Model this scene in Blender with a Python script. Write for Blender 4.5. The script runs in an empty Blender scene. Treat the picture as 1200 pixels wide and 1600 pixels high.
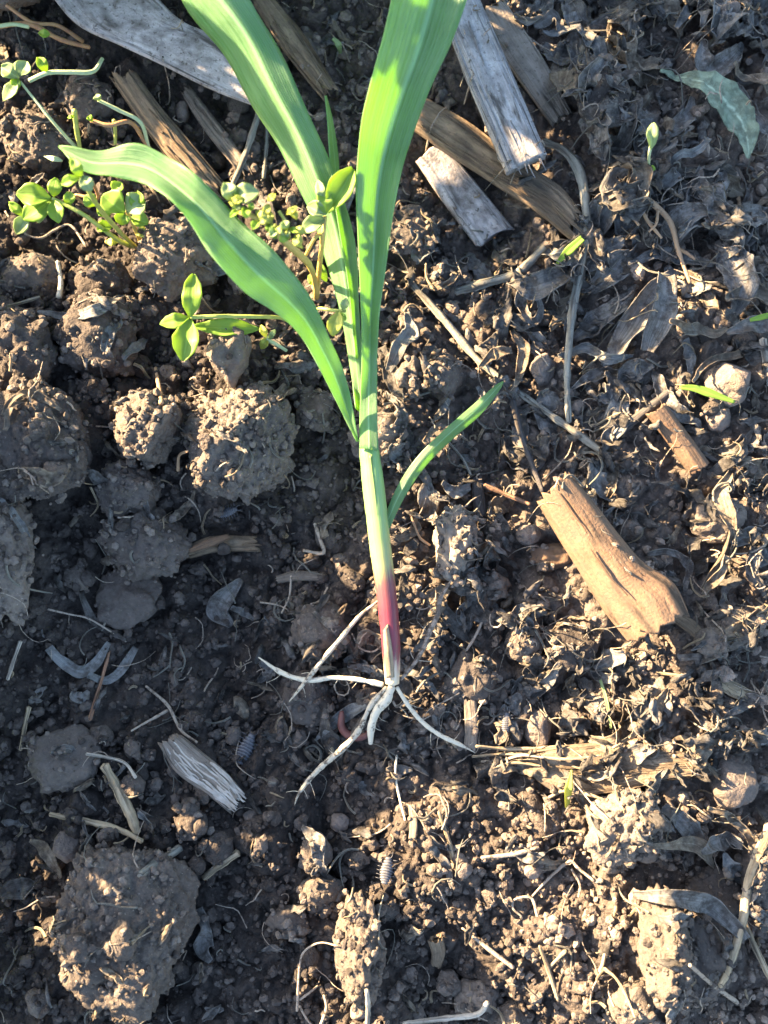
import bpy, bmesh, math, random
import numpy as np
from mathutils import Vector

# ------------------------------------------------------------------ camera, sky, sun, exposure
# lengths in the builders are centimetres; everything is stored in metres (CM)
CM = 0.01
TILT, DIST, KTAN = math.radians(6), 32.0, 0.5
sc = bpy.context.scene
cam = bpy.data.cameras.new('camera'); cam_o = bpy.data.objects.new('camera', cam)
sc.collection.objects.link(cam_o); sc.camera = cam_o
cam.sensor_fit = 'VERTICAL'; cam.sensor_height = 32; cam.sensor_width = 24; cam.lens = 32
cam.clip_start = 0.01; cam.clip_end = 400
CAM = np.array((0, -DIST*math.sin(TILT), DIST*math.cos(TILT)))
cam_o.location = CAM*CM; cam_o.rotation_euler = (TILT, 0, 0)
cam.dof.use_dof = True; cam.dof.focus_distance = (DIST-1.6)*CM; cam.dof.aperture_fstop = 9.0

SUN_EL, SUN_AZ = math.radians(21), math.radians(152)     # azimuth counter-clockwise from +X, towards the sun
SD = np.array((math.cos(SUN_EL)*math.cos(SUN_AZ), math.cos(SUN_EL)*math.sin(SUN_AZ), math.sin(SUN_EL)))
w = bpy.data.worlds.new('World'); sc.world = w; w.use_nodes = True
wn = w.node_tree.nodes; wl = w.node_tree.links
sky = wn.new('ShaderNodeTexSky'); sky.sky_type = 'NISHITA'; sky.sun_disc = False
sky.sun_elevation = SUN_EL; sky.sun_rotation = math.pi/2 - SUN_AZ; sky.ozone_density = 1.2; sky.dust_density = 1.5
wl.new(sky.outputs[0], wn['Background'].inputs[0]); wn['Background'].inputs[1].default_value = 0.066
sun = bpy.data.lights.new('sun', 'SUN'); sun_o = bpy.data.objects.new('sun', sun); sc.collection.objects.link(sun_o)
sun.energy = 5.0; sun.angle = math.radians(0.6); sun.color = (1.0, 0.72, 0.41)
sun_o.rotation_euler = Vector(SD).to_track_quat('Z', 'Y').to_euler()
sc.view_settings.view_transform = 'Standard'; sc.view_settings.look = 'None'
sc.view_settings.gamma = 1; sc.view_settings.use_curve_mapping = False
sc.view_settings.exposure = 3.42

# ------------------------------------------------------------------ helpers
rng = np.random.default_rng(7); random.seed(7)
FW = np.array((0, math.sin(TILT), -math.cos(TILT))); UP = np.array((0, math.cos(TILT), math.sin(TILT)))
def P(px, py, z):
    """point at height z (cm) seen at photograph pixel px, py"""
    r = FW + np.array((1.0, 0, 0))*((px-600)/800*KTAN) + UP*((800-py)/800*KTAN)
    return CAM + r*((z-CAM[2])/r[2])
def PX(p):
    q = p - CAM; d = q@FW
    return 600+800*(q[0]/d)/KTAN, 800-800*((q@UP)/d)/KTAN

_perm = np.random.default_rng(3).permutation(512).astype(np.int64)
_grad = np.random.default_rng(4).normal(size=(512, 3)); _grad /= np.linalg.norm(_grad, axis=1)[:, None]
def _h(ix, iy, iz): return _perm[(_perm[(_perm[ix & 511] + iy) & 511] + iz) & 511]
def pn(p):
    p = np.asarray(p, float); i = np.floor(p).astype(np.int64); f = p-i; u = f*f*f*(f*(f*6-15)+10); out = 0
    for dx in (0, 1):
        for dy in (0, 1):
            for dz in (0, 1):
                g = _grad[_h(i[:, 0]+dx, i[:, 1]+dy, i[:, 2]+dz)]
                d = (g*(f-np.array((dx, dy, dz)))).sum(1)
                out = out + d*np.where(dx, u[:, 0], 1-u[:, 0])*np.where(dy, u[:, 1], 1-u[:, 1])*np.where(dz, u[:, 2], 1-u[:, 2])
    return out*1.6
def fbm(p, o=4, g=0.5):
    p = np.asarray(p, float); a = 1; s = 0
    for k in range(o): s = s + a*pn(p*2**k + 17.3*k); a *= g
    return s
def granules(p, cell, seed, rmin=.45, rmax=.8):
    """heights of a random pile of lumps (3-D cells, nearest lumps win)"""
    p = np.asarray(p, float)/cell + seed*13.7; i = np.floor(p).astype(np.int64); best = np.zeros(len(p))
    dims = (-1, 0, 1)
    for dx in dims:
        for dy in dims:
            for dz in (dims if np.ptp(p[:, 2]) > 1e-6 else (0,)):
                c = i+np.array((dx, dy, dz)); h = _h(c[:, 0], c[:, 1], c[:, 2])
                j = c + 0.5 + 0.42*_grad[h]
                if len(dims) and np.ptp(p[:, 2]) <= 1e-6: j[:, 2] = p[:, 2]
                r = rmin + (rmax-rmin)*((h*7919) % 512)/512.0
                d2 = ((p-j)**2).sum(1)
                best = np.maximum(best, np.sqrt(np.maximum(0, r*r-d2)))
    return best*cell
def raw_mesh(name, v, f, uv=None, smooth=True):
    """v (n,3) cm, f (m,k) ints; uv per vertex"""
    me = bpy.data.meshes.new(name); v = np.asarray(v, np.float32)*CM; f = np.asarray(f, np.int32); k = f.shape[1]
    me.vertices.add(len(v)); me.vertices.foreach_set('co', v.ravel())
    me.loops.add(f.size); me.loops.foreach_set('vertex_index', f.ravel())
    me.polygons.add(len(f)); me.polygons.foreach_set('loop_start', np.arange(0, f.size, k, dtype=np.int32))
    me.polygons.foreach_set('use_smooth', np.full(len(f), smooth))
    if uv is not None:
        l = me.uv_layers.new(name='UVMap'); l.data.foreach_set('uv', np.asarray(uv, np.float32)[f.ravel()].ravel())
    me.update(calc_edges=True); me.validate()
    return me
def link(name, me, m=None, parent=None):
    o = bpy.data.objects.new(name, me); sc.collection.objects.link(o)
    if m is not None and me is not None and not me.materials: me.materials.append(m)
    if parent is not None: o.parent = parent
    return o
def tag(o, label, cat, group=None, kind=None):
    if label: o['label'] = label
    if cat: o['category'] = cat
    if group: o['group'] = group
    if kind: o['kind'] = kind
    return o
def thing(name, label, cat, group=None, loc=(0, 0, 0)):
    o = bpy.data.objects.new(name, None); sc.collection.objects.link(o); o.location = np.asarray(loc)*CM
    o.empty_display_size = 0.005
    return tag(o, label, cat, group)
def place(o, v0):
    """move a mesh object's origin to its base point v0 (cm), keeping the shape where it is"""
    me = o.data; n = len(me.vertices); co = np.empty(n*3, np.float32); me.vertices.foreach_get('co', co)
    b = np.asarray(v0)*CM; me.vertices.foreach_set('co', (co.reshape(-1, 3)-b).ravel().astype(np.float32))
    o.location = b; me.update(); return o
def spline(pts, n):
    """Catmull-Rom through rows of pts, n samples evenly by chord length"""
    p = np.asarray(pts, float)
    if len(p) == 2: return p[0] + (p[1]-p[0])*np.linspace(0, 1, n)[:, None]
    e = np.vstack((2*p[0]-p[1], p, 2*p[-1]-p[-2])); L = np.r_[0, np.cumsum(np.linalg.norm(np.diff(p[:, :2], axis=0), axis=1)+1e-6)]
    t = np.linspace(0, L[-1], n); k = np.clip(np.searchsorted(L, t, 'right')-1, 0, len(p)-2); s = ((t-L[k])/(L[k+1]-L[k]))[:, None]
    a, b, c, d = e[k], e[k+1], e[k+2], e[k+3]
    return 0.5*((2*b)+(c-a)*s+(2*a-5*b+4*c-d)*s*s+(3*b-a-3*c+d)*s**3)
def lerp1(vals, n): return np.interp(np.linspace(0, 1, n), np.linspace(0, 1, len(vals)), vals)

# ------------------------------------------------------------------ materials
class M_:
    def __init__(s, name):
        s.m = bpy.data.materials.new(name); s.m.use_nodes = True; s.t = s.m.node_tree; s.n = s.t.nodes
        s.b = s.n['Principled BSDF']; s.out = s.n['Material Output']; s.b.inputs['Specular IOR Level'].default_value = 0.25
    def add(s, t, **k):
        n = s.n.new('ShaderNode'+t)
        for a, v in k.items(): setattr(n, a, v)
        return n
    def set(s, sock, v):
        if isinstance(v, bpy.types.NodeSocket): s.t.links.new(v, sock)
        elif isinstance(v, (tuple, list)) and len(v) == 3 and sock.type == 'RGBA': sock.default_value = (*v, 1)
        else: sock.default_value = v
    def math(s, op, a, b=0.0, c=0.0):
        n = s.add('Math', operation=op); s.set(n.inputs[0], a); s.set(n.inputs[1], b); s.set(n.inputs[2], c); return n.outputs[0]
    def mix(s, f, a, b, mode='MIX'):
        n = s.add('Mix', data_type='RGBA', blend_type=mode); s.set(n.inputs[0], f); s.set(n.inputs[6], a); s.set(n.inputs[7], b); return n.outputs[2]
    def ramp(s, f, *st):
        n = s.add('ValToRGB'); e = n.color_ramp.elements
        while len(e) < len(st): e.new(0.5)
        for q, (p, c) in zip(e, st): q.position = p; q.color = (c, c, c, 1) if not isinstance(c, tuple) else (*c, 1)
        s.set(n.inputs[0], f); return n.outputs[0]
    def cm(s, scale=(1, 1, 1), world=False):
        if world:
            g = s.add('NewGeometry').outputs['Position']
        else: g = s.add('TexCoord').outputs['Object']
        mp = s.add('Mapping'); mp.inputs['Scale'].default_value = tuple(100*q for q in scale); s.set(mp.inputs[0], g); return mp.outputs[0]
    def uv(s, scale):
        mp = s.add('Mapping'); mp.inputs['Scale'].default_value = scale; s.set(mp.inputs[0], s.add('UVMap').outputs[0]); return mp.outputs[0]
    def noise(s, vec, scale, detail=4, rough=.55, dist=0.0):
        n = s.add('TexNoise'); s.set(n.inputs['Vector'], vec); n.inputs['Scale'].default_value = scale; n.inputs['Detail'].default_value = detail
        n.inputs['Roughness'].default_value = rough; n.inputs['Distortion'].default_value = dist; return n.outputs[0]
    def voro(s, vec, scale, feat='F1'):
        n = s.add('TexVoronoi', feature=feat); s.set(n.inputs['Vector'], vec); n.inputs['Scale'].default_value = scale; return n.outputs[0]
    def bump(s, h, dist_mm, strength=1.0, nrm=None):
        n = s.add('Bump'); n.inputs['Strength'].default_value = strength; n.inputs['Distance'].default_value = dist_mm*0.001
        s.set(n.inputs['Height'], h)
        if nrm is not None: s.set(n.inputs['Normal'], nrm)
        s.set(s.b.inputs['Normal'], n.outputs[0]); return n.outputs[0]
    def rough(s, v): s.set(s.b.inputs['Roughness'], v)
    def col(s, v): s.set(s.b.inputs['Base Color'], v)

def soil_mat(name, dark, light, rnd=None, moist_and_sun=False):
    m = M_(name); v = m.cm()
    n1 = m.noise(v, 0.45, 3); n2 = m.noise(v, 5.0, 7, .65); n3 = m.noise(v, 22, 4, .6)
    f = m.math('ADD', m.math('MULTIPLY', n1, .55), m.math('MULTIPLY', n2, .75))
    f = m.math('SUBTRACT', f, 0.15)
    if rnd == 'island': f = m.math('ADD', f, m.math('MULTIPLY', m.math('SUBTRACT', m.add('NewGeometry').outputs['Random Per Island'], .5), .5))
    if rnd == 'object': f = m.math('ADD', f, m.math('MULTIPLY', m.math('SUBTRACT', m.add('ObjectInfo').outputs['Random'], .5), .35))
    c = m.mix(m.ramp(f, (.25, 0.0), (.8, 1.0)), dark, light)
    # mineral grains and organic flecks
    g = m.ramp(m.noise(v, 14, 2), (.66, 0.0), (.74, 1.0)); c = m.mix(m.math('MULTIPLY', g, .5), c, tuple(min(1, 2.0*x) for x in light))
    d = m.ramp(m.noise(v, 9, 3), (.3, 1.0), (.4, 0.0)); c = m.mix(m.math('MULTIPLY', d, .25), c, tuple(.5*x for x in dark))
    if moist_and_sun:   # damp soil lower left, dry soil right, lightened further to paint in sunlight
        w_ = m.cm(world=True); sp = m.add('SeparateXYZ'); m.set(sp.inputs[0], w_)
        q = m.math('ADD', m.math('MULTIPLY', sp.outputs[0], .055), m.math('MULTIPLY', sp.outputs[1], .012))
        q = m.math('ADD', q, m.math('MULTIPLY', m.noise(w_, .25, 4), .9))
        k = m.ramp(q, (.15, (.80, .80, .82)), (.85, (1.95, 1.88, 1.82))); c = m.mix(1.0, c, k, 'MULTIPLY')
    m.col(c); m.rough(.95); m.b.inputs['Specular IOR Level'].default_value = .15
    h = m.math('ADD', m.math('MULTIPLY', n2, .8), m.math('MULTIPLY', n3, .5)); h = m.math('ADD', h, m.math('MULTIPLY', m.math('SUBTRACT', 1.0, m.voro(v, 7.0)), .55)); h = m.math('ADD', h, m.math('MULTIPLY', m.noise(v, 2.2, 3), .9)); m.bump(h, 1.3, .85)
    return m.m
MAT = {}
MAT['ground'] = soil_mat('soil_ground', (.026, .0222, .0198), (.100, .083, .071), moist_and_sun=True)
MAT['crumb'] = soil_mat('soil_crumb', (.042, .036, .032), (.160, .133, .112), 'island', moist_and_sun=True)
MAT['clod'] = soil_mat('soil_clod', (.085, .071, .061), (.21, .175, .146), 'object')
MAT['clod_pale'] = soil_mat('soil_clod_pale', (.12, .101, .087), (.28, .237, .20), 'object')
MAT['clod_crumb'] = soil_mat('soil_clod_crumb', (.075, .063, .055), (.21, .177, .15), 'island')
MAT['clod_dark'] = soil_mat('soil_clod_dark', (.058, .049, .044), (.145, .122, .105), 'object')  # darker variant of the clod soil
MAT['stone'] = soil_mat('stone', (.12, .10, .088), (.23, .19, .165), 'object')

def wood_mat(name, a, b, dirt=.35, crack=(.03, .025, .02), fibre=60, rough=.8, dirtcol=(.06, .048, .038)):
    m = M_(name); v = m.uv((fibre, 1.1, 1)); v2 = m.uv((fibre*.3, .35, 1)); o = m.cm()
    f = m.noise(v, 1.0, 5, .65); g = m.noise(v2, 1.0, 4, .6, .4)
    c = m.mix(m.ramp(f, (.3, 0.0), (.72, 1.0)), a, b)
    c = m.mix(m.math('MULTIPLY', m.ramp(g, (.36, 1.0), (.46, 0.0)), .85), c, crack)
    st = m.noise(o, 1.3, 6, .68); c = m.mix(m.math('MULTIPLY', m.ramp(st, (.46, 0.0), (.68, 1.0)), dirt), c, dirtcol)
    sp = m.ramp(m.noise(o, 9, 4, .6), (.57, 0.0), (.68, 1.0)); c = m.mix(m.math('MULTIPLY', sp, dirt), c, dirtcol)
    m.col(c); m.rough(rough)
    m.bump(m.math('ADD', m.math('ADD', f, m.math('MULTIPLY', g, 1.2)), m.math('MULTIPLY', m.noise(o, 12, 4), .5)), .7, .8)
    return m.m
MAT['wood_grey'] = wood_mat('weathered_wood', (.24, .23, .225), (.50, .475, .455), .5)
MAT['wood_husk'] = wood_mat('pale_husk', (.26, .235, .225), (.52, .48, .46), .75, fibre=25)
MAT['wood_brown'] = wood_mat('fibrous_stalk', (.12, .085, .055), (.28, .21, .14), .5, fibre=40)
MAT['wood_orange'] = wood_mat('brown_stalk', (.115, .068, .041), (.205, .134, .086), .9, fibre=30, dirtcol=(.105, .078, .058))
MAT['wood_dirty'] = wood_mat('soiled_wood', (.13, .095, .065), (.30, .235, .165), .9, fibre=45)
MAT['wood_dull'] = wood_mat('dull_wood', (.15, .125, .10), (.30, .255, .21), .5)
MAT['straw'] = wood_mat('straw', (.27, .20, .12), (.50, .41, .28), .25, fibre=8)
MAT['straw_grey'] = wood_mat('grey_stem', (.15, .14, .115), (.33, .32, .27), .3, fibre=8)
MAT['straw_dark'] = wood_mat('dark_stick', (.045, .042, .042), (.11, .10, .095), .3, fibre=8)
MAT['straw_pale'] = wood_mat('pale_straw', (.36, .31, .25), (.56, .50, .41), .4, fibre=8)
MAT['straw_red'] = wood_mat('reddish_stem', (.22, .11, .065), (.36, .21, .13), .3, fibre=8)

def leaf_mat(name, a, b, tr, k=.4, uvscale=(26, .12), spec=.35, rough=.5, vein=.35, mottled=None, bump=.35, lines=False):
    m = M_(name); v = m.uv((uvscale[0], uvscale[1], 1)); o = m.cm()
    f = m.noise(v, 1.0, 4, .6); f2 = m.noise(o, .8, 4); f3 = m.noise(o, 6, 4)
    q = m.math('ADD', m.math('MULTIPLY', f, .6), m.math('MULTIPLY', f2, .4))
    c = m.mix(m.ramp(q, (.40, 0.0), (.60, 1.0)), a, b)
    sp = m.add('SeparateXYZ'); m.set(sp.inputs[0], m.add('UVMap').outputs[0])
    mid = m.math('SUBTRACT', 1.0, m.math('MULTIPLY', m.math('ABSOLUTE', sp.outputs[0]), 9.0))
    mid = m.ramp(mid, (.0, 0.0), (.8, 1.0))
    c = m.mix(m.math('MULTIPLY', mid, vein), c, tuple(min(.9, 2.1*x+.05) for x in b))
    if lines:    # parallel veins, a little soil dust, yellowed flecks
        ln = m.math('SINE', m.math('ADD', m.math('MULTIPLY', sp.outputs[0], 62.0), m.math('MULTIPLY', f2, 3.0)))
        lv = m.ramp(ln, (.55, 0.0), (.95, 1.0)); c = m.mix(m.math('MULTIPLY', lv, .33), c, tuple(min(.9, 1.7*x+.03) for x in b))
        dk = m.ramp(m.noise(m.uv((5, .6, 1)), 1.0, 5, .7), (.58, 0.0), (.72, 1.0)); c = m.mix(m.math('MULTIPLY', dk, .3), c, (.30, .36, .12))
        ds = m.ramp(m.noise(o, 11, 5, .7), (.66, 0.0), (.72, 1.0)); c = m.mix(m.math('MULTIPLY', ds, .55), c, (.10, .075, .055))
    if mottled: c = m.mix(m.math('MULTIPLY', m.ramp(m.noise(o, 3.0, 6, .7), (.43, 0.0), (.60, 1.0)), .85), c, mottled)
    m.col(c); m.rough(rough); m.b.inputs['Specular IOR Level'].default_value = spec
    nb = m.bump(m.math('ADD', m.math('ADD', m.math('MULTIPLY', f, .8), m.math('MULTIPLY', lv, .35) if lines else 0.0), m.math('MULTIPLY', f3, .25 if bump < 1.5 else .9)), bump, .6)
    t = m.add('BsdfTranslucent'); m.set(t.inputs[0], m.mix(m.math('MULTIPLY', m.math('SUBTRACT', f, .35), 1.2), tr, tuple(.6*x for x in tr))); m.set(t.inputs[1], nb)
    x = m.add('MixShader'); x.inputs[0].default_value = k; m.set(x.inputs[1], m.b.outputs[0]); m.set(x.inputs[2], t.outputs[0])
    m.set(m.out.inputs[0], x.outputs[0]); return m.m
MAT['maize'] = leaf_mat('maize_leaf', (.085, .195, .095), (.215, .36, .19), (.46, .77, .025), .49, (7, .08), rough=.40, spec=.5, bump=.9, lines=True, vein=.65)
MAT['sheath'] = leaf_mat('maize_sheath', (.11, .21, .065), (.20, .30, .11), (.3, .45, .08), .25, (7, .08), rough=.4, bump=.7)
MAT['clover'] = leaf_mat('clover_leaf', (.15, .27, .04), (.22, .36, .07), (.52, .70, .03), .45, (3, .8), vein=.25)
MAT['weed_grey'] = leaf_mat('grey_green_leaf', (.19, .275, .12), (.29, .38, .19), (.42, .55, .09), .38, (3, .8), vein=.3)
MAT['bud'] = leaf_mat('yellow_bud', (.30, .36, .07), (.42, .46, .12), (.6, .65, .08), .4, (3, .8))
MAT['dead_grey'] = leaf_mat('dead_leaf_grey', (.135, .127, .118), (.26, .248, .232), (.12, .10, .07), .12, (9, .7), .1, .85, .15, (.07, .06, .052), 2.2)
MAT['dead_tan'] = leaf_mat('dead_leaf_tan', (.17, .14, .105), (.32, .27, .205), (.3, .22, .12), .15, (9, .7), .12, .8, .2, (.09, .07, .055), 2.2)
MAT['dead_dark'] = leaf_mat('dead_leaf_dark', (.08, .073, .066), (.165, .152, .137), (.1, .08, .05), .1, (9, .7), .12, .85, .1, (.04, .035, .03), 2.2)
MAT['dead_blue'] = leaf_mat('dead_leaf_silvery', (.15, .15, .145), (.27, .27, .26), (.2, .2, .15), .12, (7, .7), .05, .9, .2, (.09, .085, .08), 1.8)
MAT['dead_green'] = leaf_mat('dry_green_leaf', (.17, .22, .155), (.29, .35, .25), (.25, .3, .12), .2, (4, 1.2), .15, .75, .45, (.11, .13, .095), .9)

def stem_mat():
    m = M_('maize_stem'); sp = m.add('SeparateXYZ'); m.set(sp.inputs[0], m.add('UVMap').outputs[0])
    v = m.math('MULTIPLY', sp.outputs[1], 1.0)       # 0 at the root, 1 at the top of the sheath
    o = m.cm(); w_ = m.noise(m.uv((13, 2.0, 1)), 1.0, 5, .65)
    q = m.math('ADD', v, m.math('MULTIPLY', m.math('SUBTRACT', w_, .5), .24))
    c = m.ramp(q, (.0, (.55, .48, .34)), (.05, (.46, .36, .26)), (.11, (.17, .030, .045)), (.28, (.15, .026, .042)), (.385, (.16, .06, .06)),
               (.45, (.27, .28, .12)), (.58, (.20, .30, .11)), (.80, (.155, .29, .10)), (1.0, (.12, .26, .085)))
    st = m.noise(m.uv((40, .8, 1)), 1.0, 3)
    c = m.mix(m.math('MULTIPLY', m.ramp(st, (.45, 0.0), (.7, 1.0)), .35), c, m.mix(1.0, c, (1.5, 1.5, 1.4), 'MULTIPLY'))
    d = m.ramp(m.noise(o, 4.5, 6, .7), (.56, 0.0), (.64, 1.0)); low = m.ramp(v, (.03, .75), (.24, .35), (.4, .0))
    c = m.mix(m.math('MULTIPLY', d, low), c, (.10, .06, .04))
    m.col(c); m.rough(.38); m.b.inputs['Specular IOR Level'].default_value = .45
    m.b.inputs['Subsurface Weight'].default_value = .25; m.b.inputs['Subsurface Radius'].default_value = (1, .6, .3); m.b.inputs['Subsurface Scale'].default_value = .0015
    m.bump(m.math('ADD', st, m.math('MULTIPLY', m.noise(o, 10, 4), .3)), .25, .6); return m.m
MAT['stem'] = stem_mat()
def root_mat(name, a, dirt, cut=.52):
    m = M_(name); o = m.cm(); c = m.mix(m.noise(o, 3, 3), a, tuple(.72*x for x in a))
    d = m.ramp(m.noise(o, 5.5, 6, .72), (cut, 0.0), (cut+.07, 1.0)); c = m.mix(m.math('MULTIPLY', d, dirt), c, (.085, .065, .05))
    m.col(c); m.rough(.6); m.bump(m.noise(o, 14, 5), .6, .7); return m.m
MAT['root'] = root_mat('white_root', (.52, .455, .345), .92, .51)
MAT['root_clean'] = root_mat('clean_white_root', (.62, .565, .44), .75, .57)
MAT['root_old'] = root_mat('old_root', (.30, .24, .19), .9, .46)
MAT['root_pale'] = root_mat('pale_rootlet', (.36, .295, .23), .8, .52)
MAT['root_tan'] = root_mat('tan_root', (.42, .27, .16), .5, .58)
def plain(name, a, b, rough=.6, scale=4, spec=.3, bump=.4):
    m = M_(name); o = m.cm(); m.col(m.mix(m.ramp(m.noise(o, scale, 5, .65), (.3, 0.0), (.7, 1.0)), a, b)); m.rough(rough); m.b.inputs['Specular IOR Level'].default_value = spec
    m.bump(m.noise(o, scale*3, 4), bump, .6); return m.m
MAT['green_stem'] = plain('weed_stem', (.22, .30, .07), (.36, .38, .11), .45)
MAT['amber_stem'] = plain('amber_stem', (.36, .29, .07), (.46, .33, .11), .45)
MAT['red_stem'] = plain('reddish_weed_stem', (.22, .10, .06), (.34, .22, .10), .5)
MAT['pale_green'] = plain('pale_green_stem', (.30, .38, .2), (.40, .46, .28), .5)
MAT['woodlouse'] = plain('woodlouse_shell', (.055, .058, .068), (.125, .128, .142), .45, 8, .4, .2)
MAT['woodlouse_dark'] = plain('woodlouse_legs', (.05, .05, .06), (.12, .12, .13), .5)
MAT['worm'] = plain('earthworm_skin', (.11, .042, .036), (.17, .075, .062), .45, 3, .3)
MAT['fluff'] = plain('bleached_fibre', (.27, .24, .20), (.46, .425, .38), .85, 3)

# ------------------------------------------------------------------ mesh builders
def tube(pts, rad, n=24, sides=8, jitter=0.0, seed=0, flat=1.0, uvlen=False):
    """round strand along pts (cm), rad = list of radii; returns verts, faces (quads), uv"""
    c = spline(pts, n); r = lerp1(rad, n) if np.ndim(rad) else np.full(n, rad)
    if jitter: r = r*(1+jitter*fbm(np.c_[c*2.2, ][:, :3]+seed*7.1, 3))
    t = np.gradient(c, axis=0); t /= np.linalg.norm(t, axis=1)[:, None]+1e-9
    upv = np.array((0, 0, 1.0)); a = np.cross(t, upv); la = np.linalg.norm(a, axis=1)
    a[la < 1e-3] = (1, 0, 0); a /= np.linalg.norm(a, axis=1)[:, None]; b = np.cross(a, t)
    th = np.arange(sides+1)/sides*2*math.pi
    ring = (np.cos(th)[None, :, None]*a[:, None]*r[:, None, None] + np.sin(th)[None, :, None]*b[:, None]*r[:, None, None]*flat)
    v = c[:, None]+ring
    if jitter: v = v + (pn(np.c_[v.reshape(-1, 3)*6+seed])*0.18*jitter*2).reshape(n, sides+1, 1)*ring
    S = sides+1; idx = np.arange(n*S).reshape(n, S)
    f = np.stack((idx[:-1, :-1], idx[:-1, 1:], idx[1:, 1:], idx[1:, :-1]), -1).reshape(-1, 4)
    L = np.r_[0, np.cumsum(np.linalg.norm(np.diff(c, axis=0), axis=1))]
    vv = L if uvlen else np.linspace(0, 1, n)
    uv = np.stack((np.broadcast_to(th/(2*math.pi), (n, S)), np.broadcast_to(vv[:, None], (n, S))), -1)
    v = v.reshape(-1, 3); uv = uv.reshape(-1, 2)
    # caps (domed): one extra vertex at each end
    e0 = c[0]-t[0]*r[0]*.5; e1 = c[-1]+t[-1]*r[-1]*.5; k = len(v); v = np.vstack((v, e0, e1)); uv = np.vstack((uv, uv[0], uv[-1]))
    j = np.arange(sides); f = np.vstack((f, np.stack((np.full(sides, k), j+1, j, j), -1), np.stack((np.full(sides, k+1), idx[-1, :-1], idx[-1, 1:], idx[-1, 1:]), -1)))
    return v, f, uv
def fix(f):
    """quads whose last two corners coincide are stored as tris"""
    return f
def tube_mesh(name, *a, **k):
    v, f, uv = tube(*a, **k); tri = f[:, 2] == f[:, 3]
    me = bpy.data.meshes.new(name); vv = np.asarray(v, np.float32)*CM
    q = f[~tri]; t = f[tri][:, :3]
    me.vertices.add(len(vv)); me.vertices.foreach_set('co', vv.ravel()); li = np.r_[q.ravel(), t.ravel()].astype(np.int32)
    me.loops.add(len(li)); me.loops.foreach_set('vertex_index', li)
    st = np.r_[np.arange(len(q))*4, len(q)*4+np.arange(len(t))*3].astype(np.int32); me.polygons.add(len(st)); me.polygons.foreach_set('loop_start', st)
    me.polygons.foreach_set('use_smooth', np.ones(len(st), bool))
    l = me.uv_layers.new(name='UVMap'); l.data.foreach_set('uv', uv.astype(np.float32)[li].ravel())
    me.update(calc_edges=True); me.validate(); return me
def sheet(v, uv, nL, nW, thick):
    """close a (nL,nW) grid into a thin shell of real thickness"""
    v = v.reshape(nL, nW, 3); du = np.gradient(v, axis=1); dv = np.gradient(v, axis=0); nn = np.cross(du, dv)
    nn /= np.linalg.norm(nn, axis=2)[..., None]+1e-9
    top = (v+nn*thick/2).reshape(-1, 3); bot = (v-nn*thick/2).reshape(-1, 3); N = nL*nW; i = np.arange(N).reshape(nL, nW)
    f = np.stack((i[:-1, :-1], i[:-1, 1:], i[1:, 1:], i[1:, :-1]), -1).reshape(-1, 4); g = f[:, ::-1]+N
    rim = np.r_[i[0, :], i[1:, -1], i[-1, -2::-1], i[-2:0:-1, 0]]; r2 = np.roll(rim, -1)
    s = np.stack((r2, rim, rim+N, r2+N), -1)
    return np.vstack((top, bot)), np.vstack((f, g, s)), np.vstack((uv, uv))
def blade(L, R, z, zl=0, zr=0, n=60, nW=13, fold=0.0, wave=0.0, wl=2.5, thick=.03, seed=0, cup=0.0):
    """leaf blade between two photograph edge lines at heights z (+ zl / zr at its edges); fold > 0 lifts the edges above the midrib"""
    L = spline(L, n); R = spline(R, n); z = lerp1(z, n); zl = lerp1(zl if np.ndim(zl) else [zl]*2, n); zr = lerp1(zr if np.ndim(zr) else [zr]*2, n)
    A = np.array([P(a[0], a[1], q) for a, q in zip(L, z+zl)]); B = np.array([P(b[0], b[1], q) for b, q in zip(R, z+zr)])
    u = np.linspace(-1, 1, nW); s = (u+1)/2
    v = A[:, None]*(1-s)[None, :, None]+B[:, None]*s[None, :, None]; hw = np.linalg.norm(B-A, axis=1)/2
    fd = lerp1(fold if np.ndim(fold) else [fold]*2, n)
    v[..., 2] += (fd*hw)[:, None]*(np.abs(u)**1.15)[None] - (fd*hw)[:, None]*.5 + cup*hw[:, None]*(u**2)[None]
    c = (A+B)/2; Ln = np.r_[0, np.cumsum(np.linalg.norm(np.diff(c, axis=0), axis=1))]
    if wave:
        for k, sgn in ((0, -1), (1, 1)):
            ph = pn(np.c_[Ln/wl, np.full(n, seed*3.3+k*9), np.zeros(n)])
            v[..., 2] += wave*ph[:, None]*np.clip(sgn*u, 0, 1)[None]**2
    v[..., 2] -= .012*np.exp(-(u/.07)**2)[None]*np.minimum(1, hw)[:, None]
    uv = np.stack((np.broadcast_to(u, (n, nW)), np.broadcast_to(Ln[:, None], (n, nW))), -1).reshape(-1, 2)
    return sheet(v.reshape(-1, 3), uv, n, nW, thick)
def edges(c, wpx):
    """photograph centre line + widths (px) -> left and right edge lines"""
    c = spline(c, 14); w_ = lerp1(wpx, 14); t = np.gradient(c, axis=0); t /= np.linalg.norm(t, axis=1)[:, None]+1e-9; nrm = np.c_[-t[:, 1], t[:, 0]]
    return c-nrm*w_[:, None]/2, c+nrm*w_[:, None]/2

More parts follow.
